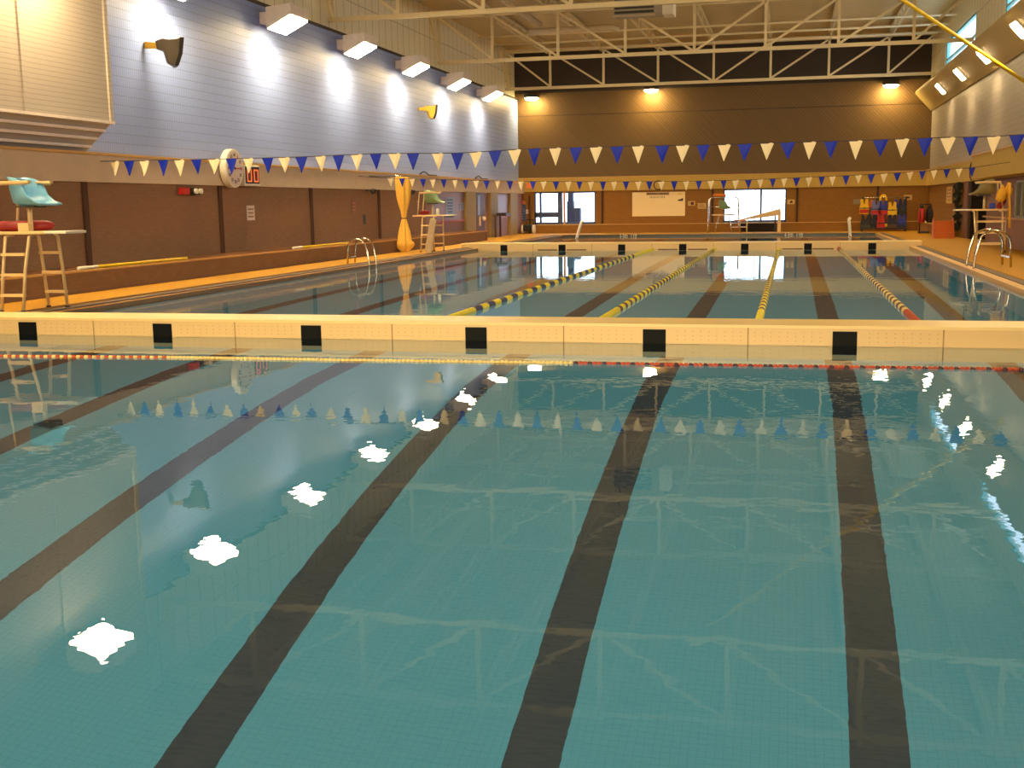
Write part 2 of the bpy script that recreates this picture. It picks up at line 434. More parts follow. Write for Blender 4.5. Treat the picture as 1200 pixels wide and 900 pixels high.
# ---- back wall
b = MB()
zb0, zb1 = .48, 2.12
wins = [(at(626, 240, Y=YB).x, at(698, 240, Y=YB).x), (at(847.5, 240, Y=YB).x, at(921.5, 240, Y=YB).x)]
zw0, zw1 = .52, 2.12
xe = [XLW, wins[0][0], wins[0][1], wins[1][0], wins[1][1], XRW+.1]
for i in (0, 2, 4): b.box(xe[i], xe[i+1], YB, YB+.3, ZD-.2, 2.2, 'brick_back')
for a, c in wins: b.box(a, c, YB, YB+.3, ZD-.2, zw0, 'brick_back'); b.box(a, c, YB, YB+.3, zw1, 2.2, 'brick_back')
struct('wall_back', b)
b = MB(); b.box(XLW-.1, XRW+.1, YB-.16, YB+.2, 2.14, 2.78, 'concrete_warm'); b.box(XLW-.1, XRW+.1, YB-.2, YB, 2.78, 2.82, 'cap_line'); struct('trim_6', b)
b = MB(); b.box(XLW-.2, XRW+.2, YB, YB+.3, 2.78, 5.8, 'diag'); b.box(XLW-.2, XRW+.2, YB+.02, YB+.3, 5.83, 6.9, 'diag')
b.box(XLW-.2, XRW+.2, YB+.06, YB+.3, 5.78, 5.85, 'dark_edge'); struct('wall_back_boards', b)
b = MB(); b.box(XLW-.3, XRW+.3, YB-.02, YB+.3, 6.9, ZC+.3, 'dark_upper'); struct('wall_back_upper', b)
b = MB(); xb = at(628, 262, Y=YB-.4).x; b.box(xb, XRW, YB-.5, YB, ZD, .50, 'brick_back'); b.box(xb, XRW, YB-.53, YB, .50, .53, 'cap_line'); struct('trim_7', b)
for i, px in enumerate((706, 835, 934, 1028)):
    x = at(px, 245, Y=YB).x; b = MB(); b.box(x-.05, x+.05, YB-.06, YB, .5, 2.14, 'pilaster'); struct('trim_back_pilaster_%d' % (i+1), b)
# windows of the back wall
def window_back(n, a, c, mull, rail_after):
    t = thing('window_%d' % n, None, None, ((a+c)/2, YB, zw0)); t['kind'] = 'structure'
    w = (c-a)/2; h = zw1-zw0; b = MB()
    b.box(-w, -w+.07, .05, .15, 0, h, 'frame_blue'); b.box(w-.07, w, .05, .15, 0, h, 'frame_blue')
    b.box(-w, w, .05, .15, 0, .12, 'frame_blue'); b.box(-w, w, .05, .15, h-.07, h, 'frame_blue')
    for (u, wd, k) in mull: b.box(-w+u*2*w-wd/2, -w+u*2*w+wd/2, .02, .16, 0, h, k)
    for (u0, u1, z0, z1) in rail_after: b.box(-w+u0*2*w, -w+u1*2*w, .05, .15, z0*h, z1*h, 'frame_blue')
    b.build('window_frame', t)
    b = MB(); b.box(-w, w, -.06, .05, -.05, 0, 'frame_cream'); b.build('window_sill', t)
    b = MB(); b.face(((-w, .1, 0), (w, .1, 0), (w, .1, h), (-w, .1, h)), 'glass'); b.build('window_pane', t)
window_back(1, *wins[0], [(.49, .10, 'frame_cream'), (.42, .22, 'frame_blue'), (.10, .10, 'frame_blue')], [(0, .42, .22, .38)])
window_back(2, *wins[1], [(.60, .10, 'frame_blue'), (.505, .03, 'frame_blue')], [])
# dark blocks standing outside behind the left window
b = MB()
def outx(px): return at(px, 245, Y=YB+1.2).x
b.box(outx(665), outx(672.5), YB+1, YB+1.4, 0, 1.65, 'outdark'); b.box(outx(673), outx(680.5), YB+1, YB+1.4, 0, 1.32, 'outdark'); b.box(outx(664), outx(670), YB+1.5, YB+1.9, 0, 2.4, 'outdark')
struct('outside_posts', b)
b = MB(); b.box(-20, 14, YB+.3, YB+12, -.2, ZD-.05, 'white'); struct('outside_ground', b)

# ---- right wall
b = MB()
b.box(XRW-.0, XRW+.25, 44.3, YB, ZD, 2.2, 'brick_back')
b.box(XRW-.0, XRW+.25, YN, 40.3, ZD, .95, 'purple_brown'); b.box(XRW, XRW+.25, YN, 24.5, .95, 2.2, 'purple_brown'); b.box(XRW, XRW+.25, 35.6, 40.3, .95, 2.2, 'purple_brown')
b.box(XRW, XRW+.25, 24.5, 35.6, 2.0, 2.2, 'purple_brown')
struct('wall_right', b)
b = MB(); b.box(XRW+1.2, XRW+1.4, 40.5, 44.8, ZD, 2.2, 'dark_recess'); b.box(XRW+.26, XRW+1.4, 40.3, 40.5, ZD, 2.2, 'dark_recess'); b.box(XRW+.01, XRW+1.4, 43.75, 44.28, ZD, 2.2, 'dark_recess'); b.box(XRW, XRW+1.4, 40.3, 44.28, 2.1, 2.3, 'dark_recess')
struct('door_1', b)
b = MB(); b.box(XRW-.16, XRW+.2, YN, YB, 2.12, 2.80, 'concrete_warm'); b.box(XRW-.2, XRW, 41, YB, 2.80, 2.84, 'cap_line')
b.box(XRW-.5, XRW, YN, 40.4, 2.14, 2.86, 'concrete_warm'); b.box(XRW-.54, XRW, YN, 40.4, 2.86, 2.9, 'cap_line'); struct('trim_8', b)
b = MB(); b.box(XRW-.02, XRW+.2, YN, YB, 2.8, 5.6, 'grey_siding'); struct('wall_right_siding', b)
b = MB(); b.box(5.66, XRW, 46.2, YB, ZD, .50, 'brick_back'); b.box(5.63, XRW, 46.2, YB, .50, .53, 'cap_line')
b.box(XRW-.08, XRW, YN, 40.5, .92, .96, 'cap_line'); struct('trim_9', b)
# window on the right wall
t = thing('window_5', None, None, (XRW, 30, .95)); t['kind'] = 'structure'
b = MB()
for y in (-5.5, -2.3, 1.4, 4.6, 5.5): b.box(.02, .14, y-.05, y+.05, 0, 1.05, 'seat_grey')
b.box(.02, .14, -5.5, 5.5, 0, .07, 'seat_grey'); b.box(.02, .14, -5.5, 5.5, 1.0, 1.06, 'seat_grey'); b.build('window_frame', t)
b = MB(); b.box(.08, .1, -5.5, 5.5, 0, 1.05, 'dark_glass'); b.build('window_pane', t)
# soffit with rounded nose along the right wall
A = (XRW+.02, 5.5); B = (5.42, 6.36)
nose = [A, (A[0]-.10, A[1]-.02)]
for q in range(6):
    a = -PI*.72 + q*(-PI*.75)/5
    nose.append((B[0]+.10+.12*math.cos(a), B[1]-.06+.12*math.sin(a)))
nose += [(5.9, 6.46), (XRW+.4, 6.62), (XRW+.4, 5.5)]
b = MB(); b.prism(nose, lambda u, v, t: (u, YN if t == 0 else YB-.03, v), 'soffit_paint'); o = struct('trim_10', b)
# clerestory wall; windows nearest the camera are unseen, added to let in daylight
yc = [(43.6, 51.7), (30.4, 38.0), (17.0, 24.8), (3.8, 11.5)]
b = MB()
for y0, y1 in ((51.7, YB), (38.0, 43.6), (24.8, 30.4), (11.5, 17.0), (YN, 3.8)): b.box(6.05, 6.3, y0, y1, 6.6, ZC+.3, 'panel')
for y0, y1 in yc: b.box(6.05, 6.3, y0, y1, 7.9, ZC+.3, 'panel')
struct('wall_right_clerestory', b)
for n, (y0, y1) in enumerate(yc):
    t = thing('window_%d' % (n+(3 if n < 2 else 6)), None, None, (6.1, (y0+y1)/2, 6.6)); t['kind'] = 'structure'; w = (y1-y0)/2
    b = MB()
    for y in (-w+.06, w-.1): b.box(0, .1, y-.08, y+.08, 0, 1.3, 'frame_teal')
    b.box(0, .1, -w, w, 1.22, 1.3, 'frame_teal'); b.box(0, .1, -w, w, .5, .57, 'frame_teal'); b.build('window_frame', t)
    b = MB(); b.face(((.05, -w, 0), (.05, w, 0), (.05, w, 1.3), (.05, -w, 1.3)), 'glass'); b.build('window_pane', t)
    L = bpy.data.lights.new('daylight_portal', 'AREA'); L.shape = 'RECTANGLE'; L.size = 1.3; L.size_y = y1-y0; L.cycles.is_portal = True
    o = bpy.data.objects.new('daylight_portal', L); COL.objects.link(o); o.location = (6.32, (y0+y1)/2, 7.25); o.rotation_euler = (0, PI/2, 0)
# near wall and ceiling
b = MB(); b.box(XLW-.4, XRW+3, YN-.3, YN, -.2, ZC+.3, 'purple_wall'); struct('wall_near', b)
b = MB(); b.box(XLW-.5, XRW+.6, YN-.3, YB+.3, ZC, ZC+.3, 'ceiling'); struct('ceiling', b)

# ------------------------------------------------------------------ roof steel
NX = [-3.5+2.5*k for k in range(-3, 4)]
def truss(Y, label):
    t = thing('roof_truss', label, 'truss', (-3.5, Y, 6.88), 0, 'steel roof trusses across the hall')
    zt = ZC-.28-6.88; xl, xr = XLW+.05+3.5, 5.95+3.5
    def part(n, a, c, w, h):
        q = MB(); q.bar(a, c, w, h, 'khaki'); q.build(n, t)
    part('bottom_chord', (xl, 0, 0), (xr, 0, 0), .12, .13)
    part('top_chord', (xl, 0, zt), (xr, 0, zt), .14, .15)
    for k in range(-3, 4): part('vertical_strut', (2.5*k, 0, .05), (2.5*k, 0, zt-.05), .10, .10)
    for k in range(-3, 4):
        sgn = 1 if k > 0 else -1
        xt = max(xl+.1, min(xr-.1, 2.5*(k+sgn)))
        if k == 0:
            part('diagonal_strut', (.06, 0, .05), (2.5, 0, zt-.06), .07, .08); part('diagonal_strut', (-.06, 0, .05), (-2.5, 0, zt-.06), .07, .08)
        else: part('diagonal_strut', (2.5*k, 0, .05), (xt, 0, zt-.06), .07, .08)
    # bracing fan at the left bearing
    for dy in (-.55, .55): part('bearing_brace', (xl+.15, 0, .0), (xl-.1, dy, zt), .09, .09)
    return t
TY = [54.0, 43.2, 32.4, 21.6]
for Y, l in zip(TY, ('khaki steel roof truss in front of the dark back wall', 'khaki steel roof truss second from the back wall',
                     'khaki steel roof truss third from the back wall, beside the grey unit heater', 'khaki steel roof truss over the bunting, fourth from the back wall')): truss(Y, l)
def joist(x, y0, y1, lab):
    t = thing('roof_joist', lab, 'joist', (x, y0, ZC-.45), 0, 'open-web roof joists running between the trusses'); L = y1-y0
    q = MB(); q.box(-.05, .05, 0, L, .34, .42, 'khaki'); q.build('top_chord', t)
    q = MB(); q.box(-.04, .04, .5, L-.5, -.06, 0, 'khaki'); q.build('bottom_chord', t)
    q = MB(); n = 18
    for k in range(n):
        a = .3+(L-.6)*k/n; c = .3+(L-.6)*(k+1)/n; za, zc = (.36, -.03) if k % 2 == 0 else (-.03, .36)
        q.bar((0, a, za), (0, c, zc), .03, .03, 'khaki')
    q.build('web', t)
bays = [(43.2, 54.0, 'in the bay nearest the back wall'), (32.4, 43.2, 'in the second bay from the back wall'), (21.6, 32.4, 'in the third bay from the back wall')]
for y0, y1, bl in bays:
    for i, x in enumerate(NX): joist(x, y0+.1, y1-.1, 'khaki open-web roof joist %s, %s from the left' % (bl, ORD[i]))
# pipes under the roof
def pipe(name, label, pts, r, k='pipe_grey', cat='pipe'):
    q = MB(); q.tube(pts, r, k); return tag(q.build(name, loc=pts[0]), label, cat)
pz = 8.05
pipe('gas_pipe', 'pale horizontal pipe below roof left of the unit heater', [at(620, 37, Z=pz), at(718, 32, Z=pz), at(725, 32, Z=pz)+Vector((0, 0, -.1))], .11)
a0 = at(632, 38, Z=pz); 
pipe('duct_pipe', 'thick pale pipe running lengthwise under the roof on the left', [a0+Vector((0,0,.3)), Vector((a0.x, 24, pz+.3))], .13)
for i, y in enumerate((52.0, 49.6, 47.2, 40.6, 38.0, 35.4)):
    pipe('sprinkler_pipe', 'thin pale pipe crossing under roof deck, %s from the back wall' % ORD[i], [Vector((-12.6, y, 8.32)), Vector((5.9, y, 8.32))], .045, 'khaki')
# unit heater
c = at(755, 8, Y=38.5)
t = thing('unit_heater', 'grey box unit heater hung under the roof above the second truss', 'heater', (c.x, 38.5, c.z-.3))
q = MB(); q.box(-.95, .62, -.35, .35, 0, .62, 'heater_grey'); q.build('casing', t, bevel=.02)
q = MB()
for k in range(4): q.box(-.9, .35, -.44, -.35, .06+.14*k, .13+.14*k, 'heater_dark')
q.build('louvre', t)
q = MB(); q.box(.62, .98, -.4, .4, -.02, .66, 'white'); q.build('end_panel', t, bevel=.02)
q = MB(); q.box(-.95, .4, -.6, -.36, -.06, -.02, 'pipe_grey'); q.build('tray', t)
q = MB()
for x in (-.8, .8): q.tube([(x, 0, .6), (x, 0, ZC-(c.z-.3))], .02, 'darkgrey')
q.build('hanger', t)
# yellow rope
p0, p1 = at(1058, 0, Y=31.0), at(1200, 95, X=XRW-.1); d = (p1-p0)
q = MB(); q.tube([p0 - d*((ZC-.3-p0.z)/d.z*-1), p0, p0+d*.5, p1], .05, 'yellow_rope')
tag(q.build('yellow_rope', loc=p1), 'taut yellow rope slanting from roof down to the right wall', 'rope')

# ------------------------------------------------------------------ lamps
def lamp_left(i, x, y, lab):
    t = thing('wall_light', lab, 'light', (x, y, 6.12), 0, 'box lights along the left wall')
    q = MB(); q.prism([(-.38, -.17), (.29, .165), (.29, .42), (-.38, .36)], lambda u, v, s: (u, -.56+1.12*s, v), 'lens_housing'); hs = q.build('housing', t, bevel=.012)
    q = MB(); q.prism([(-.352, -.15), (.268, .15), (.262, .115), (-.335, -.18)], lambda u, v, s: (u, -.52+1.04*s, v), 'lens'); q.build('lens', hs)
    q = MB(); q.box(-.72, -.36, -.2, .2, .02, .3, 'lens_housing'); q.build('bracket', t)
ly = [49.0, 43.8, 38.5, 33.25, 28.1, 22.85, 17.5, 12.2, 6.9]  # the nearest pair is out of view, added for its light
for i, y in enumerate(ly):
    lamp_left(i, -12.45 if y > 20 else -11.85, y, ('lit box light on the blue wall, %s from the back wall' if y > 20 else 'lit box light on the cream bay, %s from the back wall') % ORD[i])
S0 = (A[0]-.10, A[1]-.02); S1 = nose[2]
sl = Vector((S1[0]-S0[0], 0, S1[1]-S0[1])).normalized(); nn = Vector((sl.z, 0, -sl.x)); nn = nn if nn.z < 0 else -nn
ry = [49.9, 44.5, 39.2, 33.4, 27.8, 22.3, 16.8, 11.3]  # row carried on unseen towards the camera to light the near end
mid = Vector((S0[0]*.45+S1[0]*.55, 0, S0[1]*.45+S1[1]*.55))
for i, y in enumerate(ry):
    t = thing('soffit_light', 'lit rectangular lamp in the right soffit, %s from the back wall' % ORD[i], 'light', (mid.x, y, mid.z), 0, 'lamps in the right soffit')
    rot = Matrix((sl, (0, 1, 0), nn)).transposed()
    def loc2(u, v, w): return rot @ Vector((u, v, w))
    for nm, (u, v, w0, w1), k in (('housing', (.27, .42, -.02, .04), 'lens_housing'), ('lens', (.22, .37, .04, .06), 'lens')):
        q = MB(); q.prism([(-u, -v), (u, -v), (u, v), (-u, v)], lambda a, c, s: loc2(a, c, w0+(w1-w0)*s), k); q.build(nm, t)
for i, (px, py) in enumerate(((623, 116), (763, 106.5), (1044, 101))):
    p = at(px, py, Y=YB-.55)
    t = thing('downlight', 'lit round-edged downlight high on dark back wall, %s' % ('nearest the blue siding', 'in the middle of the three', 'nearest the right soffit')[i], 'light', (p.x, YB-.55, p.z), 0, 'downlights on the back wall')
    q = MB(); q.tube([(0, 0, .04), (0, 0, .30)], .36, 'dark_edge', 20); q.box(-.1, .1, .1, .55, .1, .25, 'dark_edge'); q.build('housing', t)
    q = MB(); q.tube([(0, 0, -.06), (0, 0, .04)], .34, 'lens_back', 20, radii=[.24, .34]); q.build('lens', t)

# unseen fill added behind the camera lights the hall from the near side
L = bpy.data.lights.new('near_fill_light', 'AREA'); L.shape = 'RECTANGLE'; L.size = 14; L.size_y = 2.5; L.energy = 350; L.spread = math.radians(55); L.color = (1.0, .78, .44)
o = bpy.data.objects.new('near_fill_light', L); COL.objects.link(o); o.location = (-3.5, YN+.3, 2.6); o.rotation_euler = (PI/2-.12, 0, 0)
# unseen fill lights added under the surface stand in for light entering the water
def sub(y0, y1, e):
    L = bpy.data.lights.new('underwater_fill', 'AREA'); L.shape = 'RECTANGLE'; L.size = XRI-XLI-.2; L.size_y = y1-y0; L.energy = e; L.color = (.95, 1.0, .93)
    o = bpy.data.objects.new('underwater_fill', L); COL.objects.link(o); o.location = ((XLI+XRI)/2, (y0+y1)/2, -.04)
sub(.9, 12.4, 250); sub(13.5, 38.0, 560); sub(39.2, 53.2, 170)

# ------------------------------------------------------------------ bulkheads
def bulkhead(label, Yf, dep, x0, x1, ztop, targets, tw, seams, dots, slots, low):
    t = thing('bulkhead', label, 'bulkhead', ((x0+x1)/2, Yf, 0)); ox = (x0+x1)/2
    q = MB(); q.box(x0-ox, x1-ox, 0, dep, low, ztop-.03, 'cream')
    for s_ in seams: q.box(s_-ox-.006, s_-ox+.006, -.003, 0, low, ztop-.03, 'joint')
    for s_ in dots:
        for sd in (-1, 1):
            for i in range(9):
                for j in range(3):
                    x = s_-ox+sd*(.25+.085*i); z = .045+.045*j
                    q.box(x-.005, x+.005, -.004, 0, z-.005, z+.005, 'cream_dot')
    for (a, c, z0, z1) in slots: q.box(a-ox, c-ox, -.004, 0, z0, z1, 'ltbrown_float')
    q.build('body', t)
    q = MB(); q.box(x0-ox, x1-ox, -.02, dep+.02, ztop-.03, ztop, 'cream_lit'); q.build('deck_slab', t)
    for i, c in enumerate(targets):
        q = MB(); q.box(c-ox-tw/2, c-ox+tw/2, -.012, 0, low+.35, ztop-.06, 'black_tile')
        q.build('target_plate', t)
    return t
tn = [at(px, 395, Y=12.58).x for px in (33.5, 191, 365, 558, 766.8, 990)]
seam = [at(px, 390, Y=12.58).x for px in (110, 275.5, 459.5, 660.5, 1106)] + [at(660.5, 390, Y=12.58).x+2.02]
nb = bulkhead('wide cream bulkhead across the whole pool nearest the camera', 12.58, .66, XLO-.2, XRO+.1, .215, tn+[2.58], .25, seam, tn,
              [(c+sd*.33-.16, c+sd*.33+.16, -.075, -.045) for c in tn for sd in (-1, 1)], -1.0)
tf = [at(px, 292, Y=38.2).x for px in (590.5, 658.7, 728.5, 800, 872.7, 946.8, 1022)]
fb = bulkhead('distant cream bulkhead across the pool, beyond the lane ropes', 38.2, .7, -10.96, 4.02, .235, tf, .24, [(tf[i]+tf[i+1])/2 for i in range(6)], [],
              [(at(a, 292, Y=38.2).x, at(c, 292, Y=38.2).x, -.01, .02) for a, c in ((630, 653), (664, 687), (771, 794), (806, 829), (917, 941), (952, 977))], -1.0)

# ------------------------------------------------------------------ lane ropes
def rope_floats(q, a, c, r, kfn, pitch=.075, rin=.35):
    a, c = Vector(a), Vector(c); L = (c-a).length; n = int(L/pitch); pts = []; rad = []; ks = []
    for i in range(n):
        for (f_, rr) in ((.04, rin), (.12, 1), (.80, 1), (.92, rin)): pts.append(a+(c-a)*((i+f_)/n)); rad.append(r*rr)
        ks.append(kfn(i*pitch, L))
    q.tube(pts, r, None, 10, radii=rad, kfn=lambda j: ks[min(j//4, n-1)]); return q
def lane_rope(label, px_near, px_far, k1, k2, n_near, n_far, band, ke=None):
    x0 = at(px_near[0], px_near[1], Z=.02); x1 = at(px_far[0], px_far[1], Z=.02)
    dx = (x1.x-x0.x)/(x1.y-x0.y); y0, y1 = 13.27, 38.16
    P = lambda y: Vector((x0.x+dx*(y-x0.y), y, .012))
    t = thing('lane_rope', label, 'lane rope', P(y0), 0, 'lane ropes between the two bulkheads')
    def seg(nm, ya, yb, fn):
        q = MB(); rope_floats(q, P(ya)-P(y0), P(yb)-P(y0), .052, fn); return q.build(nm, t)
    ke = ke or k1
    if n_near: seg('end_floats', y0, y0+n_near, lambda s, L: ke)
    seg('disc_floats', y0+n_near, y1-n_far, lambda s, L: k1 if int(s/band) % 2 == 0 else k2)
    if n_far: seg('end_floats', y1-n_far, y1, lambda s, L: ke)
    q = MB(); q.tube([P(y0-.02)-P(y0), P(y1+.03)-P(y0)], .012, 'steel'); q.build('cable', t)
lane_rope('yellow and navy lane rope, first from the left', (535, 370), (760, 293.5), 'yellow', 'navy', 2.4, 4.5, .38)
lane_rope('yellow and maroon lane rope, second from the left', (712, 370), (834, 294), 'yellow', 'maroon', 2.8, 1.2, .26)
lane_rope('yellow and dark lane rope, third from the left', (890, 372), (912, 292.5), 'yellow', 'maroon', 2.7, 2.0, .26)
lane_rope('red ended lane rope with pale and brown floats, right of the others', (1071, 373), (985, 293), 'cream_float', 'ltbrown_float', 3.1, 1.4, .26, 'redorange')
# rope strung across in front of the near bulkhead
t = thing('float_rope', 'thin orange and cream float rope stretched across in front of near bulkhead', 'float rope', (-3.5, 10.7, 0))
pts = [at(px, py, Z=.004) for px, py in ((-60, 417), (0, 417.5), (200, 419), (400, 422), (672, 425.5), (900, 429), (1200, 433), (1300, 434.5))]
pts[0].x = XLI+.05; pts[-1].x = XRI-.05
o0 = Vector((-3.5, 10.7, 0))
def segs(nm, ids, fn):
    q = MB()
    for i in ids: rope_floats(q, pts[i]-o0, pts[i+1]-o0, .019, fn, pitch=.045, rin=.4)
    q.build(nm, t)
segs('orange_floats', (0, 1), lambda s, L: 'cream_float' if int(s/.045+.5) % 2 else 'redorange')
segs('cream_floats', (2, 3), lambda s, L: 'cream_float')
segs('red_floats', (4, 5, 6), lambda s, L: 'redorange' if int(s/.045+.5) % 3 else 'maroon')

# ------------------------------------------------------------------ flag lines
def interp(tab, x):
    for (a, ya), (b_, yb) in zip(tab, tab[1:]):
        if x <= b_ or (b_, yb) == tab[-1]: return ya+(yb-ya)*(x-a)/(b_-a)
def flag_line(label, Y, xs_, first_white, tab, w, h, ends):
    t = thing('flag_line', label, 'flag line', (0, Y, 2.0)); o = Vector((0, Y, 2.0))
    ptl = [Vector((ends[0][0], Y, ends[0][1]))] + [at(x, interp(tab, x), Y=Y) for x in xs_] + [Vector((ends[1][0], Y, ends[1][1]))]
    q = MB(); q.tube([p-o for p in ptl], .008, 'cordm', 6); q.build('cord', t)
    for i, x in enumerate(xs_):
        p = at(x, interp(tab, x), Y=Y)-o; k = 'white_cloth' if (i % 2 == 0) == first_white else 'blue_cloth'
        sw = random.uniform(-.03, .03); hh = h*random.uniform(.94, 1.06); bw = w*random.uniform(-.12, .12); ww = w*random.uniform(.92, 1.06)
        q = MB(); q.grid(lambda u, v: (p.x+(u-.5)*ww*(1-v*.97)+bw*.3*v, p.y+sw*v*v+.012*math.sin(u*6+v*3), p.z+.004-hh*v), 4, 5, k)
        ob = q.build('pennant', t)
        ob['label'] = 'white pennant' if k == 'white_cloth' else 'blue pennant'
f1 = [134, 151, 169, 191, 210, 230, 251, 271, 291, 313.5, 333, 353, 375.5, 396.5, 418, 440, 462.5, 484, 513, 535.7, 557.5, 580, 603, 626, 650.5, 674.5, 698.5, 723, 747.7, 775.7, 800, 824, 849, 873, 899, 923, 949, 973.5, 1003, 1032, 1057.5, 1084, 1111, 1137.5, 1164.7, 1192]
tab1 = [(130, 189), (271, 186), (350, 184), (440, 180), (535, 179.5), (626, 174), (750, 171), (850, 169.5), (920, 167), (1003, 165), (1050, 163), (1111, 161), (1164, 160), (1192, 158)]
flag_line('nearer blue and white pennant string above the pool', 20.0, f1, True, tab1, .235, .29, ((-13.1, 2.46), (6.1, 2.55)))
f2 = [457.5, 471, 483, 495.5, 507, 520, 533, 545.5, 558, 570, 583, 597.5, 610.5, 624.5, 637, 651.5, 666, 679, 692.5, 706.5, 719.5, 733.5, 748, 761, 775, 790, 804, 819, 833, 848, 862, 877, 891, 905.5, 919, 933.5, 948, 963, 975.5, 991.5, 1006, 1021, 1036, 1051.5, 1066.5, 1081, 1094.5, 1109.5, 1124, 1139]
tab2 = [(457, 209), (560, 211.5), (610, 212.5), (700, 213), (800, 212.5), (870, 211), (930, 208.5), (1000, 205.5), (1060, 202), (1094, 199.5), (1139, 196.5)]
flag_line('farther blue and white pennant string, low before the beam', 33.5, f2, True, tab2, .19, .255, ((-12.8, 2.45), (5.9, 2.5)))

# ------------------------------------------------------------------ lifeguard chairs
def seat_shell(t, o, k, fwd=1):
    o = Vector(o)
    def fn(u, v):                                    # u: across, v: from front lip over seat up the back
        a = (u-.5)*2
        prof = [(.36, .0), (.26, .0), (.10, -.01), (-.08, -.01), (-.20, .03), (-.23, .19), (-.20, .38)]
        edge = [(.38, .01), (.26, .05), (.16, .13), (.11, .23), (.06, .32), (-.05, .37), (-.18, .39)]
        s_ = v*(len(prof)-1); i = min(int(s_), len(prof)-2); f_ = s_-i; c_ = abs(a)**2.5
        g = lambda t_, j: t_[i][j]+(t_[i+1][j]-t_[i][j])*f_
        w = .24*(1-.18*max(0, v-.55)/.45)
        return o+Vector((g(prof, 0)*(1-c_)+g(edge, 0)*c_, a*w, g(prof, 1)*(1-c_)+g(edge, 1)*c_))
    q = MB(); q.grid(fn, 12, 18, k); return q.build('seat', t, solid=.025)
def guard_chair(label, loc, rz, kseat, wide=.36, group=None, seat_y=0):
    t = thing('lifeguard_chair', label, 'lifeguard chair', loc, rz); H = 1.10
    near = ((-wide, -.42), (0.0, -.42)); farr = ((-wide+.18, .42), (.14, .42))
    for grp, sg in ((near, -1), (farr, 1)):
        for (x, y) in grp:
            q = MB(); q.tube([(x, y, 0), (x+.02, y*.80, H*.55), (x+.05*(1 if x > -.2 else .4), y*.55, H*.97), (x+.08, y*.3, H)], .024, 'tube'); lg = q.build('leg', t)
            q = MB(); q.tube([(x, y, 0), (x, y, .03)], .035, 'darkgrey'); q.build('foot_cap', lg)
        for k in range(3):
            z = .24+.29*k; f_ = 1-.36*(z/H)
            q = MB(); q.box(grp[0][0], grp[1][0]+.02, grp[0][1]*f_-.035, grp[0][1]*f_+.035, z-.02, z+.02, 'wood'); q.build('rung', t)
    q = MB(); q.box(-.66, .30, -.27, .27, H, H+.045, 'wood'); q.box(.30, .66, -.25, .25, H+.005, H+.045, 'white'); q.build('platform', t, bevel=.01)
    for sg in (-1, 1):
        q = MB(); q.tube([(-.50, .25*sg, H), (-.45, .25*sg, H+.4), (-.42, .25*sg, H+.70), (-.3, .25*sg, H+.72), (.12, .25*sg, H+.72)], .020, 'tube'); q.build('arm_rail', t)
        q = MB(); q.box(-.42, .14, .25*sg-.04, .25*sg+.04, H+.725, H+.76, 'wood'); q.build('armrest', t)
    q = MB(); q.tube([(-.08, 0, H+.04), (-.08, 0, H+.40)], .035, 'tube'); q.box(-.2, .1, -.14, .14, H+.38, H+.41, 'darkgrey'); q.build('pedestal', t)
    seat_shell(t, (-.08, 0, H+.43), kseat)
    return t
guard_chair('tall lifeguard chair with pale blue bucket seat at left edge', (-10.62, 14.75, ZD), 0, 'seat_blue')
guard_chair('tall lifeguard chair beside the tied yellow curtain', (-10.86, 35.0, ZD), 0, 'seat_green')
guard_chair('tall lifeguard chair on the right deck hung with yellow bags', (4.86, 32.6, ZD), PI, 'seat_grey', wide=.70)
# red rescue tubes etc
def rescue_tube(label, a, c, r, k='red_foam'):
    q = MB(); a, c = Vector(a), Vector(c); d = (c-a)
    q.tube([a, a+d*.06, a+d*.14, a+d*.5, a+d*.86, a+d*.94, c], r, k, 12, radii=[r*.3, r*.8, r, r, r, r*.8, r*.3]); return tag(q.build('rescue_tube', loc=(a+c)/2), label, 'rescue tube')
Hz = ZD+1.10+.045
rescue_tube('dark red rescue tube lying on the left chair platform', (-11.22, 14.62, Hz+.075), (-10.42, 14.92, Hz+.075), .075)
q = MB(); q.box(-.09, .09, -.06, .06, 0, .12, 'cream'); tag(q.build('first_aid_box', loc=None, bevel=.01), 'small cream box on the left chair platform beside rescue tube', 'box').location = (-10.66, 14.58, Hz)
rescue_tube('red rescue tube resting on the chair beside the yellow curtain', (-11.3, 34.85, Hz+.07), (-11.1, 35.15, Hz+.07), .07)
q = MB(); q.tube([(0, 0, 0), (0, 0, .16), (0, 0, .2)], .05, 'white', 14, radii=[.05, .05, .03]); tag(q.build('bottle', loc=None), 'white bottle standing on platform of chair beside the curtain', 'bottle').location = (-10.72, 34.85, Hz)
q = MB(); q.box(-.07, .07, -.05, .05, 0, .15, 'bluev'); tag(q.build('lunch_bag', loc=None, bevel=.02), 'small blue bag on the right lifeguard chair platform', 'bag').location = (5.12, 32.5, Hz)
rescue_tube('red rescue tube standing on the right lifeguard chair', (5.26, 32.38, Hz+.02), (5.40, 32.5, Hz+.26), .085)
q = MB(); q.tube([(5.3, 32.15, 1.86), (5.3, 32.15, 1.78), (5.28, 32.15, 1.66), (5.26, 32.15, 1.50), (5.28, 32.15, 1.42)], .1, 'bag', 12, radii=[.02, .05, .12, .13, .05])
tag(q.build('mesh_bag', loc=(5.28, 32.15, 1.86)), 'yellow bag hanging at the front of right lifeguard chair', 'bag', 'yellow bags on the right chair')
q = MB(); q.tube([(5.46, 32.32, 1.92), (5.46, 32.32, 1.84), (5.47, 32.32, 1.74), (5.46, 32.32, 1.60), (5.46, 32.32, 1.54)], .1, 'bag', 12, radii=[.02, .05, .10, .10, .04])
tag(q.build('mesh_bag', loc=(5.46, 32.32, 1.92)), 'smaller yellow bag hung higher at back of right lifeguard chair', 'bag', 'yellow bags on the right chair')
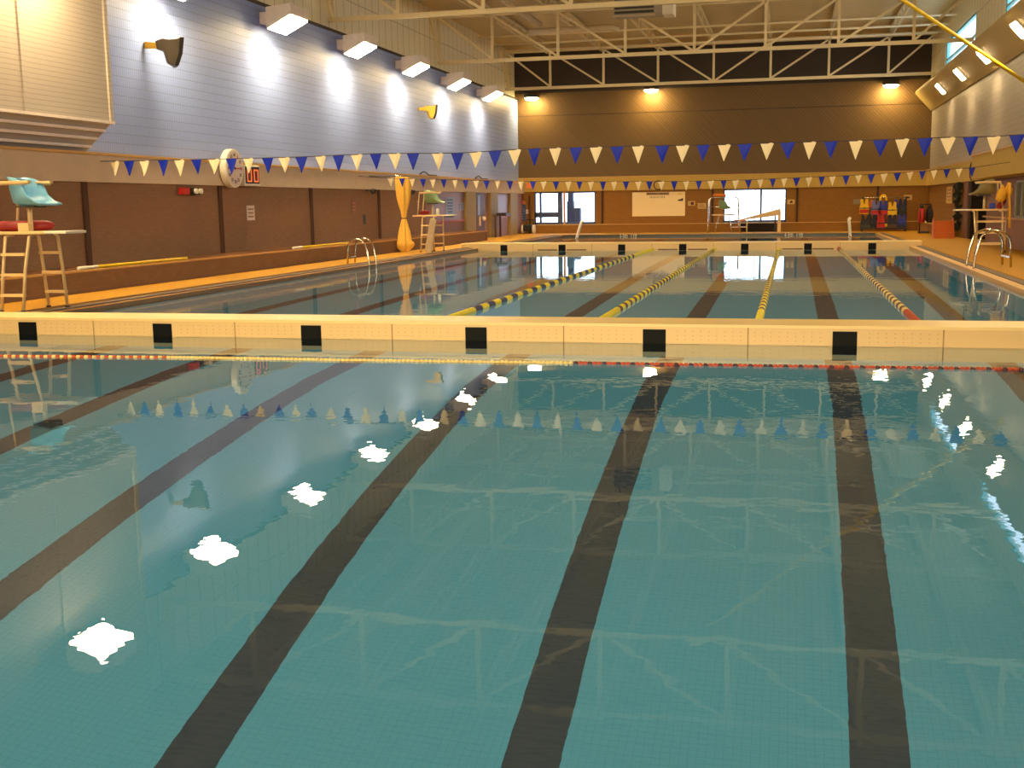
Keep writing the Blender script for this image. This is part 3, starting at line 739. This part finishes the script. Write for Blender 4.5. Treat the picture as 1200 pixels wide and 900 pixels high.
q = MB(); q.tube([(5.46, 32.1, 1.9), (5.45, 32.08, 1.6), (5.48, 32.06, 1.2), (5.5, 32.05, .75)], .03, 'bag', 8); tag(q.build('strap', loc=(5.46, 32.1, 1.9)), 'yellow strap trailing down from the right lifeguard chair', 'strap')
# leaning kickboard / backboard on the far left chair
q = MB(); q.box(-.11, .11, -.02, .02, 0, 1.05, 'board_grey'); o = q.build('rescue_board', bevel=.015); o.location = (-10.98, 34.55, ZD); o.rotation_euler = (0, .20, 0)
tag(o, 'long whitish board leaning inside the chair beside the yellow curtain', 'board')
# chair at the back wall
cx = at(848, 250, Y=54.6).x
t = thing('lifeguard_chair', 'steel hoop lifeguard chair in front of right back window', 'lifeguard chair', (cx, 54.6, ZD))
for y, s_ in ((-.28, 'leg'), (.3, 'leg')):
    w = .68
    q = MB(); q.tube([(-w-.04, y*1.6, 0), (-w, y, .5), (-w, y, 1.45), (-w+.05, y, 1.58), (-w+.18, y, 1.63), (w-.18, y, 1.63), (w-.05, y, 1.58), (w, y, 1.45), (w, y, .5), (w+.1, y*1.6, 0)], .028, 'steel'); q.build('hoop_frame', t)
for x in (-.36, .40): q = MB(); q.tube([(x*1.05, -.5, 0), (x*.6, -.2, .8)], .022, 'steel'); q.build('brace', t)
for z in (.42, .85, 1.2): q = MB(); q.tube([(-.68, .3, z), (.68, .3, z)], .018, 'steel'); q.build('rung', t)
q = MB(); q.box(-.5, .5, -.3, .3, .80, .84, 'wood'); q.build('platform', t)
seat_shell(t, (.02, -.05, 1.12), 'seat_green')
q = MB(); q.tube([(0.02, 0, .84), (.02, 0, 1.12)], .03, 'darkgrey'); q.build('pedestal', t)
rescue_tube('red rescue tube lying across top of the steel hoop chair', (cx-.5, 54.6, ZD+1.72), (cx+.1, 54.6, ZD+1.72), .07, 'orange')

# ------------------------------------------------------------------ pool ladders
def grab_rails(label, x, y, rz, dy, R, W):
    t = thing('pool_ladder', label, 'pool ladder', (x, y, ZD), rz)
    for s_ in (-1, 1):
        y0 = dy*s_
        pts_ = [(-W-.06, y0, 0), (-W-.04, y0, R*.55)]
        for k in range(7): a = PI - k*PI/7*.95; pts_.append((.06-W/2-.05+(W/2+.05)*math.cos(a), y0, R*.62+.33*R*math.sin(a)*1.25))
        pts_ += [(.08, y0, R*.45), (.12, y0, .1), (.12, y0, -1.1)]
        q = MB(); q.tube(pts_, .024, 'steel', 12); q.build('grab_rail', t)
    for k in range(3): q = MB(); q.box(.06, .2, -dy, dy, -.35-.3*k, -.31-.3*k, 'steel'); q.build('tread', t)
    q = MB(); q.box(-W-.08, -W-.02, -dy, dy, .26*R, .30*R, 'steel'); q.build('cross_bar', t)
    return t
grab_rails('curved stainless pool ladder on the left edge, before yellow curtain', XLI-.12, 27.9, 0, .26, .60, .40)
grab_rails('curved stainless pool ladder on the right edge below the guard chair', XRI+.22, 26.2, PI, .5, .74, .54)
for px, lab in ((676, 'white grab rail rising at the far pool left of whiteboard'), (996, 'white grab rail rising at the far pool left of life vests')):
    y = 51.0; p = at(px, 281, Y=y)
    t = thing('grab_rail', lab, 'grab rail', (p.x, y, 0))
    tip = at(681 if px == 676 else 995, 259 if px == 676 else 255.5, Y=y)
    q = MB(); q.tube([(0, 0, -.3), (0, 0, .05), ((tip.x-p.x)*.5, .02, tip.z*.5), (tip.x-p.x, .05, tip.z-.06), (tip.x-p.x+.05, .12, tip.z)], .065, 'white'); q.build('rail', t)
    q = MB(); q.tube([(0, 0, -.03), (0, 0, .02)], .1, 'steel', 14); q.build('collar', t)

# ------------------------------------------------------------------ things on the left wall
# pace clock
pc = at(269.5, 197.5, X=-12.82)
t = thing('pace_clock', 'round white pace clock above the brown wall left of red digits', 'clock', (-12.86, pc.y, pc.z))
q = MB(); q.tube([(0, 0, 0), (.16, 0, 0)], .45, 'white', 36); q.build('rim', t, bevel=.01)
q = MB(); q.tube([(.155, 0, 0), (.166, 0, 0)], .40, 'paper', 36); dl = q.build('dial', t)
for k in range(12):
    a = PI/2-k*PI/6; text('numeral', '60' if k == 0 else str(5*k), .11, 'ink', dl, (.168, .31*math.cos(a), .31*math.sin(a)), (PI/2, 0, PI/2), .002)
q = MB(); q.box(.17, .176, -.3, .34, -.012, .012, 'red'); q.build('sweep_hand', dl)
q = MB(); q.tube([(.166, 0, 0), (.18, 0, 0)], .03, 'black', 12); q.build('hub', dl)
ps = at(294, 206, X=-12.76)
t = thing('scoreboard', 'small digital timer with two red digits right of pace clock', 'timer', (-12.88, ps.y, ps.z))
q = MB(); q.box(0, .16, -.42, .42, -.25, .25, 'white'); q.build('casing', t, bevel=.01)
q = MB(); q.box(.16, .168, -.37, .37, -.19, .21, 'black'); dsp = q.build('display', t)
for cy_ in (-.18, .18):
    q = MB(); q.box(.169, .171, cy_-.13, cy_+.13, -.15, .17, 'led_dark')
    for (a0_, a1, b0, b1) in ((-.11, .11, .12, .15), (-.11, .11, -.15, -.12), (-.12, -.085, -.15, .15), (.085, .12, -.15, .15)): q.box(.171, .175, cy_+a0_, cy_+a1, b0, b1, 'led')
    q.build('digit', dsp)
# speakers
def speaker(label, p, k, s=1.0, face=-1):
    t = thing('loudspeaker', label, 'loudspeaker', p, .62)
    prof_ = [(-.02, .1), (.12, .15), (.25, .13), (.40, .15), (.50, .19), (.47, -.10), (.40, -.30), (.33, -.40), (.20, -.33), (.14, -.10), (.0, -.06)]
    q = MB(); q.prism([(u*s, v*s) for u, v in prof_], lambda u, v, w: (u+.04, (-.17+.34*w)*s*(.45+min(1, max(0, u/s/.4))*.55), v), k); q.build('horn_shell', t, bevel=.015)
    q = MB(); q.prism([(.46*s, .18*s), (.55*s, .18*s), (.50*s, -.16*s), (.41*s, -.40*s), (.32*s, -.41*s), (.42*s, -.15*s)], lambda u, v, w: (u+.04, (-.20+.40*w)*s, v), 'black'); q.build('grille', t, bevel=.01)
    q = MB(); q.box(-.20*s, .06, -.06*s, .06*s, -.05*s, .07*s, 'yellow_shell'); q.build('bracket', t); return t
s1 = at(181, 54, X=-12.99); speaker('dark horn loudspeaker on the blue wall near the cream bay', (s1.x, s1.y, s1.z), 'olive_metal', 1.0)
s2 = at(496, 128, X=-12.99); speaker('pale yellow horn loudspeaker on the blue wall towards the back', (s2.x, s2.y, s2.z), 'yellow_shell', .85)
# wall papers
def sheet(name, label, cat, p, w, h, k, lines=0, kl='ink', face='X', marks=None, d=.012):
    t = thing(name, label, cat, p)
    f_ = (lambda u, v, w0: (w0, u, v)) if face == 'X' else ((lambda u, v, w0: (-w0, u, v)) if face == '-X' else (lambda u, v, w0: (u, -w0, v)))
    def bx(q, u0, u1, v0, v1, w0, w1, kk):
        a, c = f_(u0, v0, w0), f_(u1, v1, w1); q.box(min(a[0], c[0]), max(a[0], c[0]), min(a[1], c[1]), max(a[1], c[1]), min(a[2], c[2]), max(a[2], c[2]), kk)
    q = MB(); bx(q, -w/2, w/2, -h/2, h/2, 0, d, k); q.build('sheet', t)
    if lines or marks:
        q = MB()
        for i in range(lines):
            v = h/2-h*(i+1)/(lines+1); e = random.uniform(.26, .4); bx(q, -w*e, w*e, v-h*.2/(lines+1), v+h*.2/(lines+1), d, d+.004, kl)
        for mk in (marks or []): bx(q, mk[0]*w, mk[1]*w, mk[2]*h, mk[3]*h, d, d+.004, mk[4])
        q.build('print', t)
    return t
XB = -12.94
def onleft(px, py, X=XB): v = at(px, py, X=X); return (X, v.y, v.z)
sheet('paper_notice', 'white paper notice on brown wall below the red digits', 'notice', onleft(293.5, 249.5), .42, .36, 'paper', 3, 'inkgrey')
sheet('paper_notice', 'pink printed notice on brown wall left of yellow curtain', 'notice', onleft(414.5, 242), .34, .42, 'brick_left', 3, 'pink')
sheet('wall_switch', 'small dark switch plate on brown wall near pink notice', 'switch', onleft(427, 257), .2, .3, 'darkgrey', 1, 'black')
sheet('paper_notice', 'narrow white notice on brown wall right of yellow curtain', 'notice', onleft(489.5, 240), .22, .42, 'purple_wall', 3, 'paper')
# alarm bell, exit lamp, cameras under the beam
p = at(226, 224, X=-12.8); t = thing('emergency_light', 'small red and black emergency light under beam left of clock', 'emergency light', (-12.94, p.y, p.z))
q = MB(); q.box(0, .14, -.38, -.12, -.07, .07, 'red'); q.build('red_box', t); q = MB(); q.box(0, .14, -.02, .4, -.07, .07, 'black'); q.build('black_box', t)
q = MB(); q.tube([(.14, .1, 0), (.2, .1, 0)], .06, 'white', 12); q.tube([(.14, .3, 0), (.2, .3, 0)], .06, 'white', 12); q.build('lamp', t)
for px, lab in ((438, 'small dome camera under the beam left of yellow curtain'), (484, 'small dome camera under the beam right of yellow curtain')):
    p = at(px, 226, X=-12.7); t = thing('dome_camera', lab, 'camera', (-12.72, p.y, 2.06))
    q = MB(); q.tube([(0, 0, 0), (0, 0, -.05)], .12, 'dark_edge', 14); q.box(-.24, 0, -.05, .05, -.05, 0, 'dark_edge'); q.build('base', t); q = MB(); q.ball((0, 0, -.06), .09, .09, .09, 'darkgrey'); q.build('dome', t)
# office part of the left wall
y0, y1 = at(506, 240, X=-13.0).y, at(544, 240, X=-13.0).y
t = thing('window_6', None, None, (-13.0, (y0+y1)/2, .95)); t['kind'] = 'structure'; w = (y1-y0)/2
q = MB(); q.box(0, .02, -w, w, 0, 1.1, 'office_glass'); q.build('window_pane', t); q = MB(); q.box(0, .06, -w, w, -.07, 0, 'pink'); q.build('window_sill', t)
XO = -12.975
sheet('poster', 'tall pale blue poster on office glass behind the far left chair', 'poster', onleft(527, 243, XO), 1.15, .80, 'signlight', 6, 'signblue')
sheet('paper_notice', 'pale sheet at foot of office glass below the blue poster', 'notice', onleft(527, 252.8, XO), 1.0, .13, 'paper', 1, 'signlight')
sheet('poster', 'small pale blue poster on office glass beside olive column', 'poster', onleft(540.7, 242, XO), .55, .30, 'signlight', 3, 'signblue')
yd0, yd1 = at(558, 260, X=-12.95).y, at(567.5, 260, X=-12.95).y
t = thing('door_2', None, None, (-12.99, (yd0+yd1)/2, ZD)); t['kind'] = 'structure'; w = (yd1-yd0)/2
q = MB(); q.box(-.02, .06, -w, w, 0, 1.95, 'brown_door'); q.build('door_panel', t)
q = MB(); q.box(.06, .075, -w*.7, -.1, 1.0, 1.85, 'signlight'); q.build('door_window', t)
q = MB(); q.box(.06, .075, -w*.4, w*.0, .55, .95, 'wood'); q.build('push_plate', t); q = MB(); q.ball((.1, w*.55, .85), .1, .1, .1, 'white'); q.build('door_knob', t)
y0, y1 = at(583, 240, X=-13).y, at(598, 240, X=-13).y
t = thing('window_7', None, None, (-13.0, (y0+y1)/2, .95)); t['kind'] = 'structure'; w = (y1-y0)/2
q = MB(); q.box(0, .02, -w, w, 0, 1.05, 'office_glass'); q.build('window_pane', t); q = MB(); q.box(0, .05, -w, w*.1, .10, .17, 'paper'); q.build('window_sill', t)
p = at(592.5, 252, X=-12.4); t = thing('wall_shelf', 'small wooden stand with black tray beside back left corner', 'stand', (-12.5, p.y, ZD))
zt = p.z-ZD
q = MB(); q.box(-.35, .28, -.5, .5, zt-.04, zt, 'brown_door'); q.build('top', t)
for yy in (-.45, .45): q = MB(); q.box(-.3, -.22, yy-.04, yy+.04, 0, zt-.04, 'brown_door'); q.build('leg', t)
q = MB(); q.box(-.25, .2, -.35, .45, zt, zt+.1, 'black'); q.build('tray', t, bevel=.02)
# blue rules sign at the corner
ps = at(611, 249, Y=YB-.04)
t = thing('rules_sign', 'blue rules sign with red arched top beside the back left window', 'sign', (ps.x, YB, ps.z))
q = MB(); q.box(-.22, .22, -.03, 0, -.42, .40, 'signblue'); q.build('panel', t, bevel=.01)
q = MB(); q.prism([(-.22, .40), (.22, .40), (.2, .52), (.1, .6), (-.1, .6), (-.2, .52)], lambda u, v, w: (u, -.03*w, v), 'salmon'); q.build('arched_top', t)
q = MB()
for k in range(6): e = random.uniform(.1, .16); q.box(-e, e, -.036, -.03, .26-.12*k, .31-.12*k, 'signlight')
q.build('print', t)
sheet('paper_notice', 'small pale notice right of the blue rules sign', 'notice', (at(616.5, 248, Y=YB).x, YB, at(616.5, 248, Y=YB).z), .24, .2, 'paper', 1, 'inkgrey', 'Y')
p = at(620.5, 252, Y=YB-.15); q = MB(); q.tube([(p.x, YB-.12, ZD+.1), (p.x-.02, YB-.06, 1.95)], .05, 'brown_door', 10); q.tube([(p.x, YB-.12, ZD), (p.x, YB-.12, ZD+.12)], .06, 'black', 10)
tag(q.build('shepherds_pole', loc=(p.x, YB-.1, ZD)), 'dark pole standing upright beside the left back window', 'pole')
p = at(609.5, 274, Z=ZD); p.y = min(p.y, 55.6)
t = thing('equipment_cart', 'small black cart with pale wheels below the blue rules sign', 'cart', (-12.5, 55.7, ZD))
q = MB(); q.box(-.22, .22, -.3, .3, .12, .45, 'black'); q.build('body', t, bevel=.04)
for s_ in (-1, 1): q = MB(); q.tube([(.27*s_-.05, 0, .22), (.27*s_+.05, 0, .22)], .22, 'white', 18); q.build('wheel', t)
q = MB(); q.tube([(-.18, .3, .4), (-.18, .42, .68), (.18, .42, .68), (.18, .3, .4)], .025, 'black'); q.build('handle', t)
# exit sign and other fittings on the back beam
p = at(620.5, 217.5, Y=YB-.2); t = thing('exit_sign', 'glowing salmon exit box on the back beam above left window', 'exit sign', (p.x, YB-.16, p.z))
q = MB(); q.box(-.14, .14, -.12, 0, -.13, .14, 'salmon'); q.build('box', t, bevel=.01)
p = at(771.5, 217, Y=YB-.2); t = thing('wall_bell', 'round rimmed bell on the back beam above whiteboard', 'bell', (p.x, YB-.16, p.z))
q = MB(); q.tube([(.21*math.cos(a), -.05, .21*math.sin(a)) for a in [k*PI/12 for k in range(25)]], .025, 'pilaster'); q.build('ring', t); q = MB(); q.tube([(0, 0, 0), (0, -.05, 0)], .19, 'concrete_warm', 20); q.build('face', t)
p = at(1139, 200.5, X=XRW-.2); t = thing('wall_bell', 'round rimmed disc on the right beam by far pennants', 'bell', (XRW-.16, p.y, p.z))
q = MB(); q.tube([(-.05, .27*math.cos(a), .27*math.sin(a)) for a in [k*PI/12 for k in range(25)]], .035, 'pilaster'); q.build('ring', t); q = MB(); q.tube([(0, 0, 0), (-.05, 0, 0)], .25, 'concrete_warm', 20); q.build('face', t)
# black clips on beams (rolled cable)
for px, py, lab in ((493, 201, 'first'), (558, 208, 'second')):
    p = at(px, py, X=-12.8); q = MB(); q.tube([(-12.83, p.y+1.0*s_, 2.64+.10*math.sin(s_*PI)) for s_ in [k/8 for k in range(9)]]+[(-12.83, p.y+2.0, 2.64)], .025, 'cordm', 8)
    tag(q.build('cable_loop', loc=(-12.83, p.y, 2.64)), 'dark cable loop on left beam top, %s beyond the yellow curtain' % lab, 'cable')
# ------------------------------------------------------------------ whiteboard and notices on the back wall
a, c = at(741, 225.5, Y=YB-.05), at(802.8, 253, Y=YB-.05); w, h = c.x-a.x, a.z-c.z
t = thing('whiteboard', 'large cream record board on the back wall with heading lines', 'board', ((a.x+c.x)/2, YB-.03, (a.z+c.z)/2))
q = MB(); q.box(-w/2, w/2, -.05, 0, -h/2, h/2, 'board'); q.build('panel', t, bevel=.01)
q = MB(); q.box(-w*.23, w*.2, -.056, -.05, h*.38, h*.48, 'inkgrey'); q.build('heading_band', t)
q = MB()
for r_, z_, s0, s1, hh in ((0, .43, -.21, .18, .05), (1, .29, -.16, .12, .075)):
    x = s0*w
    while x < s1*w:
        ww = random.uniform(.04, .09)
        if random.random() > .12:
            q.box(x, x+.018, -.06, -.056, (z_-hh/2)*h, (z_+hh/2)*h, 'ink'); q.box(x, x+ww*.7, -.06, -.056, (z_+hh/2)*h-.015, (z_+hh/2)*h, 'ink')
            if random.random() > .4: q.box(x, x+ww*.7, -.06, -.056, (z_-hh/2)*h, (z_-hh/2)*h+.015, 'ink')
        x += ww+.02
q.build('lettering', t)
q = MB(); q.prism([(.37*w, .12*h), (.46*w, .12*h), (.46*w, .24*h), (.42*w, .2*h), (.36*w, .16*h)], lambda u, v, s: (u, -.055-.004*s, v), 'ink'); q.build('emblem', t)
q = MB(); q.box(.36*w, .45*w, -.058, -.05, .39*h, .43*h, 'yellow_rope'); q.build('sticker', t)
def onback(px, py): v = at(px, py, Y=YB); return (v.x, YB, v.z)
sheet('paper_notice', 'small framed notice with dark picture right of the record board', 'notice', onback(810.5, 238.3), .34, .22, 'paper_warm', 0, 'ink', 'Y', [(-.1, .3, -.35, .3, 'ink'), (-.35, -.15, -.1, .2, 'inkgrey')])
sheet('paper_notice', 'plain pale notice left of the steel hoop chair', 'notice', onback(822.5, 241.3), .4, .27, 'paper_warm', 2, 'inkgrey', 'Y')
sheet('paper_notice', 'small framed notice right of the second back window', 'notice', onback(927, 236.5), .34, .22, 'paper_warm', 0, 'ink', 'Y', [(-.15, .2, -.25, .2, 'ink')])
sheet('paper_notice', 'small dull notice left of the life vest rack', 'notice', onback(1004.5, 236.3), .34, .24, 'seat_grey', 1, 'inkgrey', 'Y')
sheet('paper_notice', 'pale notice with dark mark above right end of vest rack', 'notice', onback(1064, 231.3), .36, .24, 'paper_warm', 0, 'ink', 'Y', [(-.15, .2, -.2, .15, 'ink')])
v = at(1113, 228.5, X=XRW-.02); sheet('poster', 'tall cream spotted poster on right wall by the orange steps', 'poster', (XRW-.03, v.y, v.z), 1.7, .66, 'paper_warm', 4, 'inkgrey', '-X')
# small stool and board stand by the back window
def px_box(px0, px1, py0, py1, Y): a, c = at(px0, py0, Y=Y), at(px1, py1, Y=Y); return a.x, c.x, c.z, a.z
# diving board
YV = 55.6
x0, x1, z0, z1 = px_box(866, 914.5, 245.5, 258, YV)
t = thing('diving_board', 'pale tapered diving board on stands before right back window', 'diving board', ((x0+x1)/2, YV, ZD)); o0 = Vector(((x0+x1)/2, YV, ZD))
q = MB(); q.prism([(x0-o0.x, z0-ZD), (x0-o0.x, z0-ZD+.04), (x1-o0.x-.12, z1-ZD), (x1-o0.x, z1-ZD+.02), (x1-o0.x+.02, z1-ZD-.2), (x1-o0.x-.1, z1-ZD-.30)], lambda u, v, s: (u, -.22+.44*s, v), 'wood'); q.build('board', t, bevel=.02)
q = MB(); q.box(x1-o0.x-.12, x1-o0.x+.02, -.1, .1, 0, z1-ZD-.2, 'wood'); q.build('post', t)
q = MB(); q.box(x1-o0.x-.27, x1-o0.x-.2, -.1, .1, 0, z1-ZD-.2, 'darkgrey'); q.build('rear_post', t)
for x in (x0-o0.x+.05, x0-o0.x+.38): q = MB(); q.tube([(x, -.15, 0), (x, -.12, z0-ZD)], .03, 'wood'); q.build('leg', t)
q = MB(); q.box(x0-o0.x-.35, x0-o0.x+.4, -.18, .18, .22, .26, 'wood'); q.build('step', t)
q = MB(); q.box(x0-o0.x-.2, x0-o0.x+.3, -.2, .2, z0-ZD-.03, z0-ZD+.04, 'orange'); q.build('cushion', t)
x0, x1, z0, z1 = px_box(866, 910, 262.5, 272, YB-.5)
b = MB(); b.box(x0, x1, YB-.56, YB-.5, ZD, .5, 'dark_recess'); struct('trim_11', b)

# ------------------------------------------------------------------ life vests
def vest_outline(w, h):
    return [(-w*.5, 0), (w*.5, 0), (w*.5, h*.45), (w*.40, h*.62), (w*.42, h*.95), (w*.28, h), (w*.14, h*.95), (w*.05, h*.66), (-w*.05, h*.66), (-w*.14, h*.95), (-w*.28, h), (-w*.42, h*.95), (-w*.40, h*.62), (-w*.5, h*.45)]
def vest(label, px, ptop, w, h, ktop, kbot, Y):
    p = at(px, ptop, Y=Y); t = thing('life_vest', label, 'life vest', (p.x, Y, p.z-h), 0, 'life vests on the rack')
    q = MB(); q.prism(vest_outline(w, h), lambda u, v, s: (u, -.09+.18*s, v), ktop); q.build('shell', t, bevel=.02)
    q = MB(); q.box(-w*.49, w*.49, -.105, .1, h*.05, h*.30, kbot); q.build('lower_band', t, bevel=.015)
    q = MB(); q.box(-w*.5, w*.5, -.112, .1, h*.36, h*.41, 'black'); q.box(-.03, .03, -.125, -.1, h*.34, h*.43, 'darkgrey'); q.build('belt', t)
YR = 55.2
xa, xb_ = at(1010, 260, Y=YR).x, at(1061, 260, Y=YR).x
t = thing('vest_rack', 'black rolling rack of life vests at the back right', 'rack', ((xa+xb_)/2, YR, ZD)); w = (xb_-xa)/2
for s_ in (-1, 1):
    q = MB(); q.tube([(w*s_, 0, .08), (w*s_, 0, 1.55)], .03, 'black'); q.build('upright', t)
    q = MB(); q.box(w*s_-.05, w*s_+.05, -.35, .35, .08, .14, 'black'); q.build('foot', t)
    for yy in (-.3, .3): q = MB(); q.tube([(w*s_-.02, yy, .05), (w*s_+.02, yy, .05)], .05, 'darkgrey', 12); q.build('caster', t)
for z in (1.52, .82): q = MB(); q.tube([(-w, 0, z), (w, 0, z)], .025, 'steel'); q.build('hanging_rail', t)
q = MB(); q.box(-w, w, -.33, .33, .12, .17, 'black'); q.build('tray', t)
for a_ in (('yellow and red life vest at left end of the rack', 1013, 233, .40, .68, 'yellowv', 'red'),
           ('dark yellow life vest second on the rack behind the first', 1019, 234, .34, .62, 'orange', 'ltbrown_float'),
           ('light blue life vest with red band on the rack', 1027, 234.5, .42, .66, 'ltblue', 'red'),
           ('blue life vest with red band and yellow vest behind it', 1035, 234.5, .42, .66, 'bluev', 'red'),
           ('bright yellow life vest on the rack', 1046, 236.5, .40, .60, 'yellowv', 'yellowv'),
           ('navy life vest near right end of the rack', 1052.5, 233, .34, .70, 'bluev', 'navyv'),
           ('black and navy life vest at right end of the rack', 1058, 232.5, .36, .80, 'navyv', 'black')): vest(a_[0], a_[1], a_[2], a_[3], a_[4], a_[5], a_[6], YR-.08 if a_[1] not in (1019, 1052.5) else YR+.12)
for a_ in (('black life vest low at left of the rack', 1014.5, 252, .44, .62, 'black', 'darkgrey'), ('dark brown life vest low on the rack', 1022, 250.5, .40, .66, 'navyv', 'black'),
           ('red life vest low in the middle of the rack', 1032.5, 250, .36, .72, 'red', 'red'), ('tan banded dark vest low on the rack', 1039, 251, .34, .60, 'ltbrown_float', 'yellowv'),
           ('dark navy life vest low on the rack', 1046, 251, .40, .66, 'navyv', 'ltbrown_float'), ('blue life vest low at right of the rack', 1057, 251, .40, .66, 'bluev', 'navyv')): vest(a_[0], a_[1], a_[2], a_[3], a_[4], a_[5], a_[6], YR-.10 if a_[1] not in (1022, 1039) else YR+.1)
p = at(1035, 231.5, Y=YR-.2); q = MB(); q.tube([(-.13, 0, -.14), (-.12, 0, .0), (-.05, 0, .1), (.05, 0, .1), (.12, 0, .0), (.13, 0, -.14)], .05, 'yellowv', 10); o = q.build('horseshoe_float'); o.location = (p.x, YR-.32, p.z)
tag(o, 'yellow horseshoe float on top of the vest rack', 'float')
# dark stand with packs
xs0, xs1, z0, z1 = px_box(1077, 1091.5, 240, 271, 51.5)
t = thing('equipment_stand', 'narrow dark equipment stand in the back right corner', 'stand', ((xs0+xs1)/2, 51.5, ZD)); w = (xs1-xs0)/2
for s_ in (-1, 1): q = MB(); q.tube([(w*.8*s_, 0, 0), (w*.8*s_, 0, 1.2)], .025, 'black'); q.build('post', t)
q = MB(); q.box(-w, w, -.25, .25, .02, .08, 'black'); q.build('base', t); q = MB(); q.tube([(-w*.8, 0, 1.2), (w*.8, 0, 1.2)], .025, 'black'); q.build('cross_bar', t)
for dx, k, lab, cat in ((-.17, 'red', 'red and black pack on left of the dark stand', 'pack'), (.14, 'black', 'black pack on right of the dark stand', 'pack')):
    c0 = ((xs0+xs1)/2+dx, 51.25, ZD+.45); t = thing('dive_pack', lab, cat, c0)
    q = MB(); q.tube([(0, 0, 0), (0, 0, .08), (0, 0, .4), (0, 0, .55), (0, 0, .62)], .15, k, 12, radii=[.10, .14, .15, .12, .04]); q.build('body', t)
    q = MB(); q.tube([(-.08, -.1, .55), (-.08, -.18, .3), (-.08, -.13, .05)], .02, 'black'); q.tube([(.08, -.1, .55), (.08, -.18, .3), (.08, -.13, .05)], .02, 'black'); q.build('strap', t)
    q = MB(); q.tube([(0, -.02, .58), (0, -.02, .72)], .06, 'black', radii=[.07, .05]); q.build('top_valve', t)
# orange steps
p = at(1119, 279.5, Z=ZD); t = thing('step_stool', 'orange plastic three-step stool by the right doorway', 'steps', (5.45, 44.9, ZD))
q = MB()
for k in range(3): q.box(-.32, .32, -.30+.17*k, .32, .21*k, .21*(k+1)-.025, 'orange_plastic')
q.build('body', t, bevel=.012)
for k in range(3): q = MB(); q.box(-.335, .335, -.32+.17*k, -.13+.17*k, .21*(k+1)-.03, .21*(k+1), 'orange_plastic'); q.build('tread', t)
for s_ in (-1, 1): q = MB(); q.prism([(-.34, 0), (.36, 0), (.36, .72), (.2, .72)], lambda u, v, w: (.33*s_+.03*s_*w, u, v), 'orange_plastic'); q.build('side_panel', t)
# hanging dark greenery / ropes at the right doorway
q = MB(); v = at(1122, 230, X=6.0)
for k in range(70):
    z = 2.05-1.7*random.random(); y = v.y+random.uniform(-.35, .35); x = 6.02+random.uniform(-.12, .1); r_ = random.uniform(.06, .13); a_ = random.uniform(0, 6.28)
    q.face(((x, y, z+r_), (x+r_*math.cos(a_), y+r_*math.sin(a_), z), (x, y, z-r_*1.3), (x-r_*math.cos(a_), y-r_*math.sin(a_), z)), 'foliage')
q.tube([(6.05, v.y, 2.1), (6.03, v.y+.05, 1.2), (6.05, v.y, .45)], .05, 'foliage', 8)
tag(q.build('hanging_gear', loc=(6.05, v.y, 2.1)), 'dark bundle hanging on the right wall beside the doorway', 'hanging gear')
b = MB(); b.box(XRW-.04, XRW+.0, 44.3, 45.2, ZD, 2.12, 'purple_brown'); struct('trim_12', b)

# ------------------------------------------------------------------ tied yellow curtain
t = thing('tied_curtain', 'long yellow cloth tied in the middle hanging by the left ledge', 'curtain', (-11.75, 34.6, ZD))
def cloth(z0, z1, prof):
    def fn(u, v):
        a = 2*PI*u; i = v*(len(prof)-1); j = min(int(i), len(prof)-2); r_ = prof[j]+(prof[j+1]-prof[j])*(i-j)
        r_ *= 1+.16*math.sin(7*a)+.08*math.sin(11*a+1)
        return (r_*.55*math.cos(a), r_*math.sin(a)*.9, z0+(z1-z0)*v)
    return fn
def cl(nm, fn): q = MB(); q.grid(fn, 56, 24, 'curtain'); return q.build(nm, t)
ft = lambda fn: (lambda u, v: (fn(u, v)[1], fn(u, v)[0], fn(u, v)[2]))
cl('upper_cloth', ft(cloth(1.05, 2.32, [.07, .10, .16, .21, .23, .235, .235])))
cl('lower_cloth', ft(cloth(.30, 1.05, [.22, .205, .17, .12, .07])))
cl('bunched_hem', ft(cloth(.02, .36, [.12, .20, .26, .30, .29, .22])))
q = MB(); q.tube([(.075*math.cos(a), .05*math.sin(a), 1.05) for a in [k*PI/8 for k in range(17)]], .018, 'ltbrown_float'); q.build('tie', t)
q = MB(); q.tube([(0, 0, 2.3), (-.2, 0, 2.36), (-1.1, .0, 2.36)], .03, 'steel'); q.build('hanging_arm', t)
# poles lying on the ledge
def pole(label, xa, ya, xb2, yb, z, k='yellow_rope'):
    t = thing('reaching_pole', label, 'pole', (xa, ya, z), 0)
    q = MB(); d = Vector((xb2-xa, yb-ya, 0)); q.tube([d*.14, d], .028, k); q.build('shaft', t)
    q = MB(); q.tube([(0, 0, 0), d*.15], .03, 'white'); q.build('grip', t)
pole('yellow pole with white end lying on ledge behind the near chair', -12.1, 17.9, -12.06, 21.6, .53)
pole('yellow pole lying on the left ledge before the pool ladder', -12.12, 27.0, -12.06, 30.6, .53)

# ------------------------------------------------------------------ daylight and render look
w = bpy.data.worlds.new('daylight'); SC.world = w; w.use_nodes = True
bg = w.node_tree.nodes['Background']; bg.inputs[0].default_value = (.62, .78, 1.0, 1); bg.inputs[1].default_value = 4.0
SC.view_settings.view_transform = 'Standard'; SC.view_settings.look = 'None'; SC.view_settings.exposure = .5; SC.view_settings.gamma = 1
SC.cycles.caustics_refractive = False; SC.cycles.caustics_reflective = False
SC.cycles.use_denoising = True
SC.cycles.max_bounces = 10; SC.cycles.diffuse_bounces = 4; SC.cycles.transparent_max_bounces = 12
SC.cycles.sample_clamp_indirect = 6.0
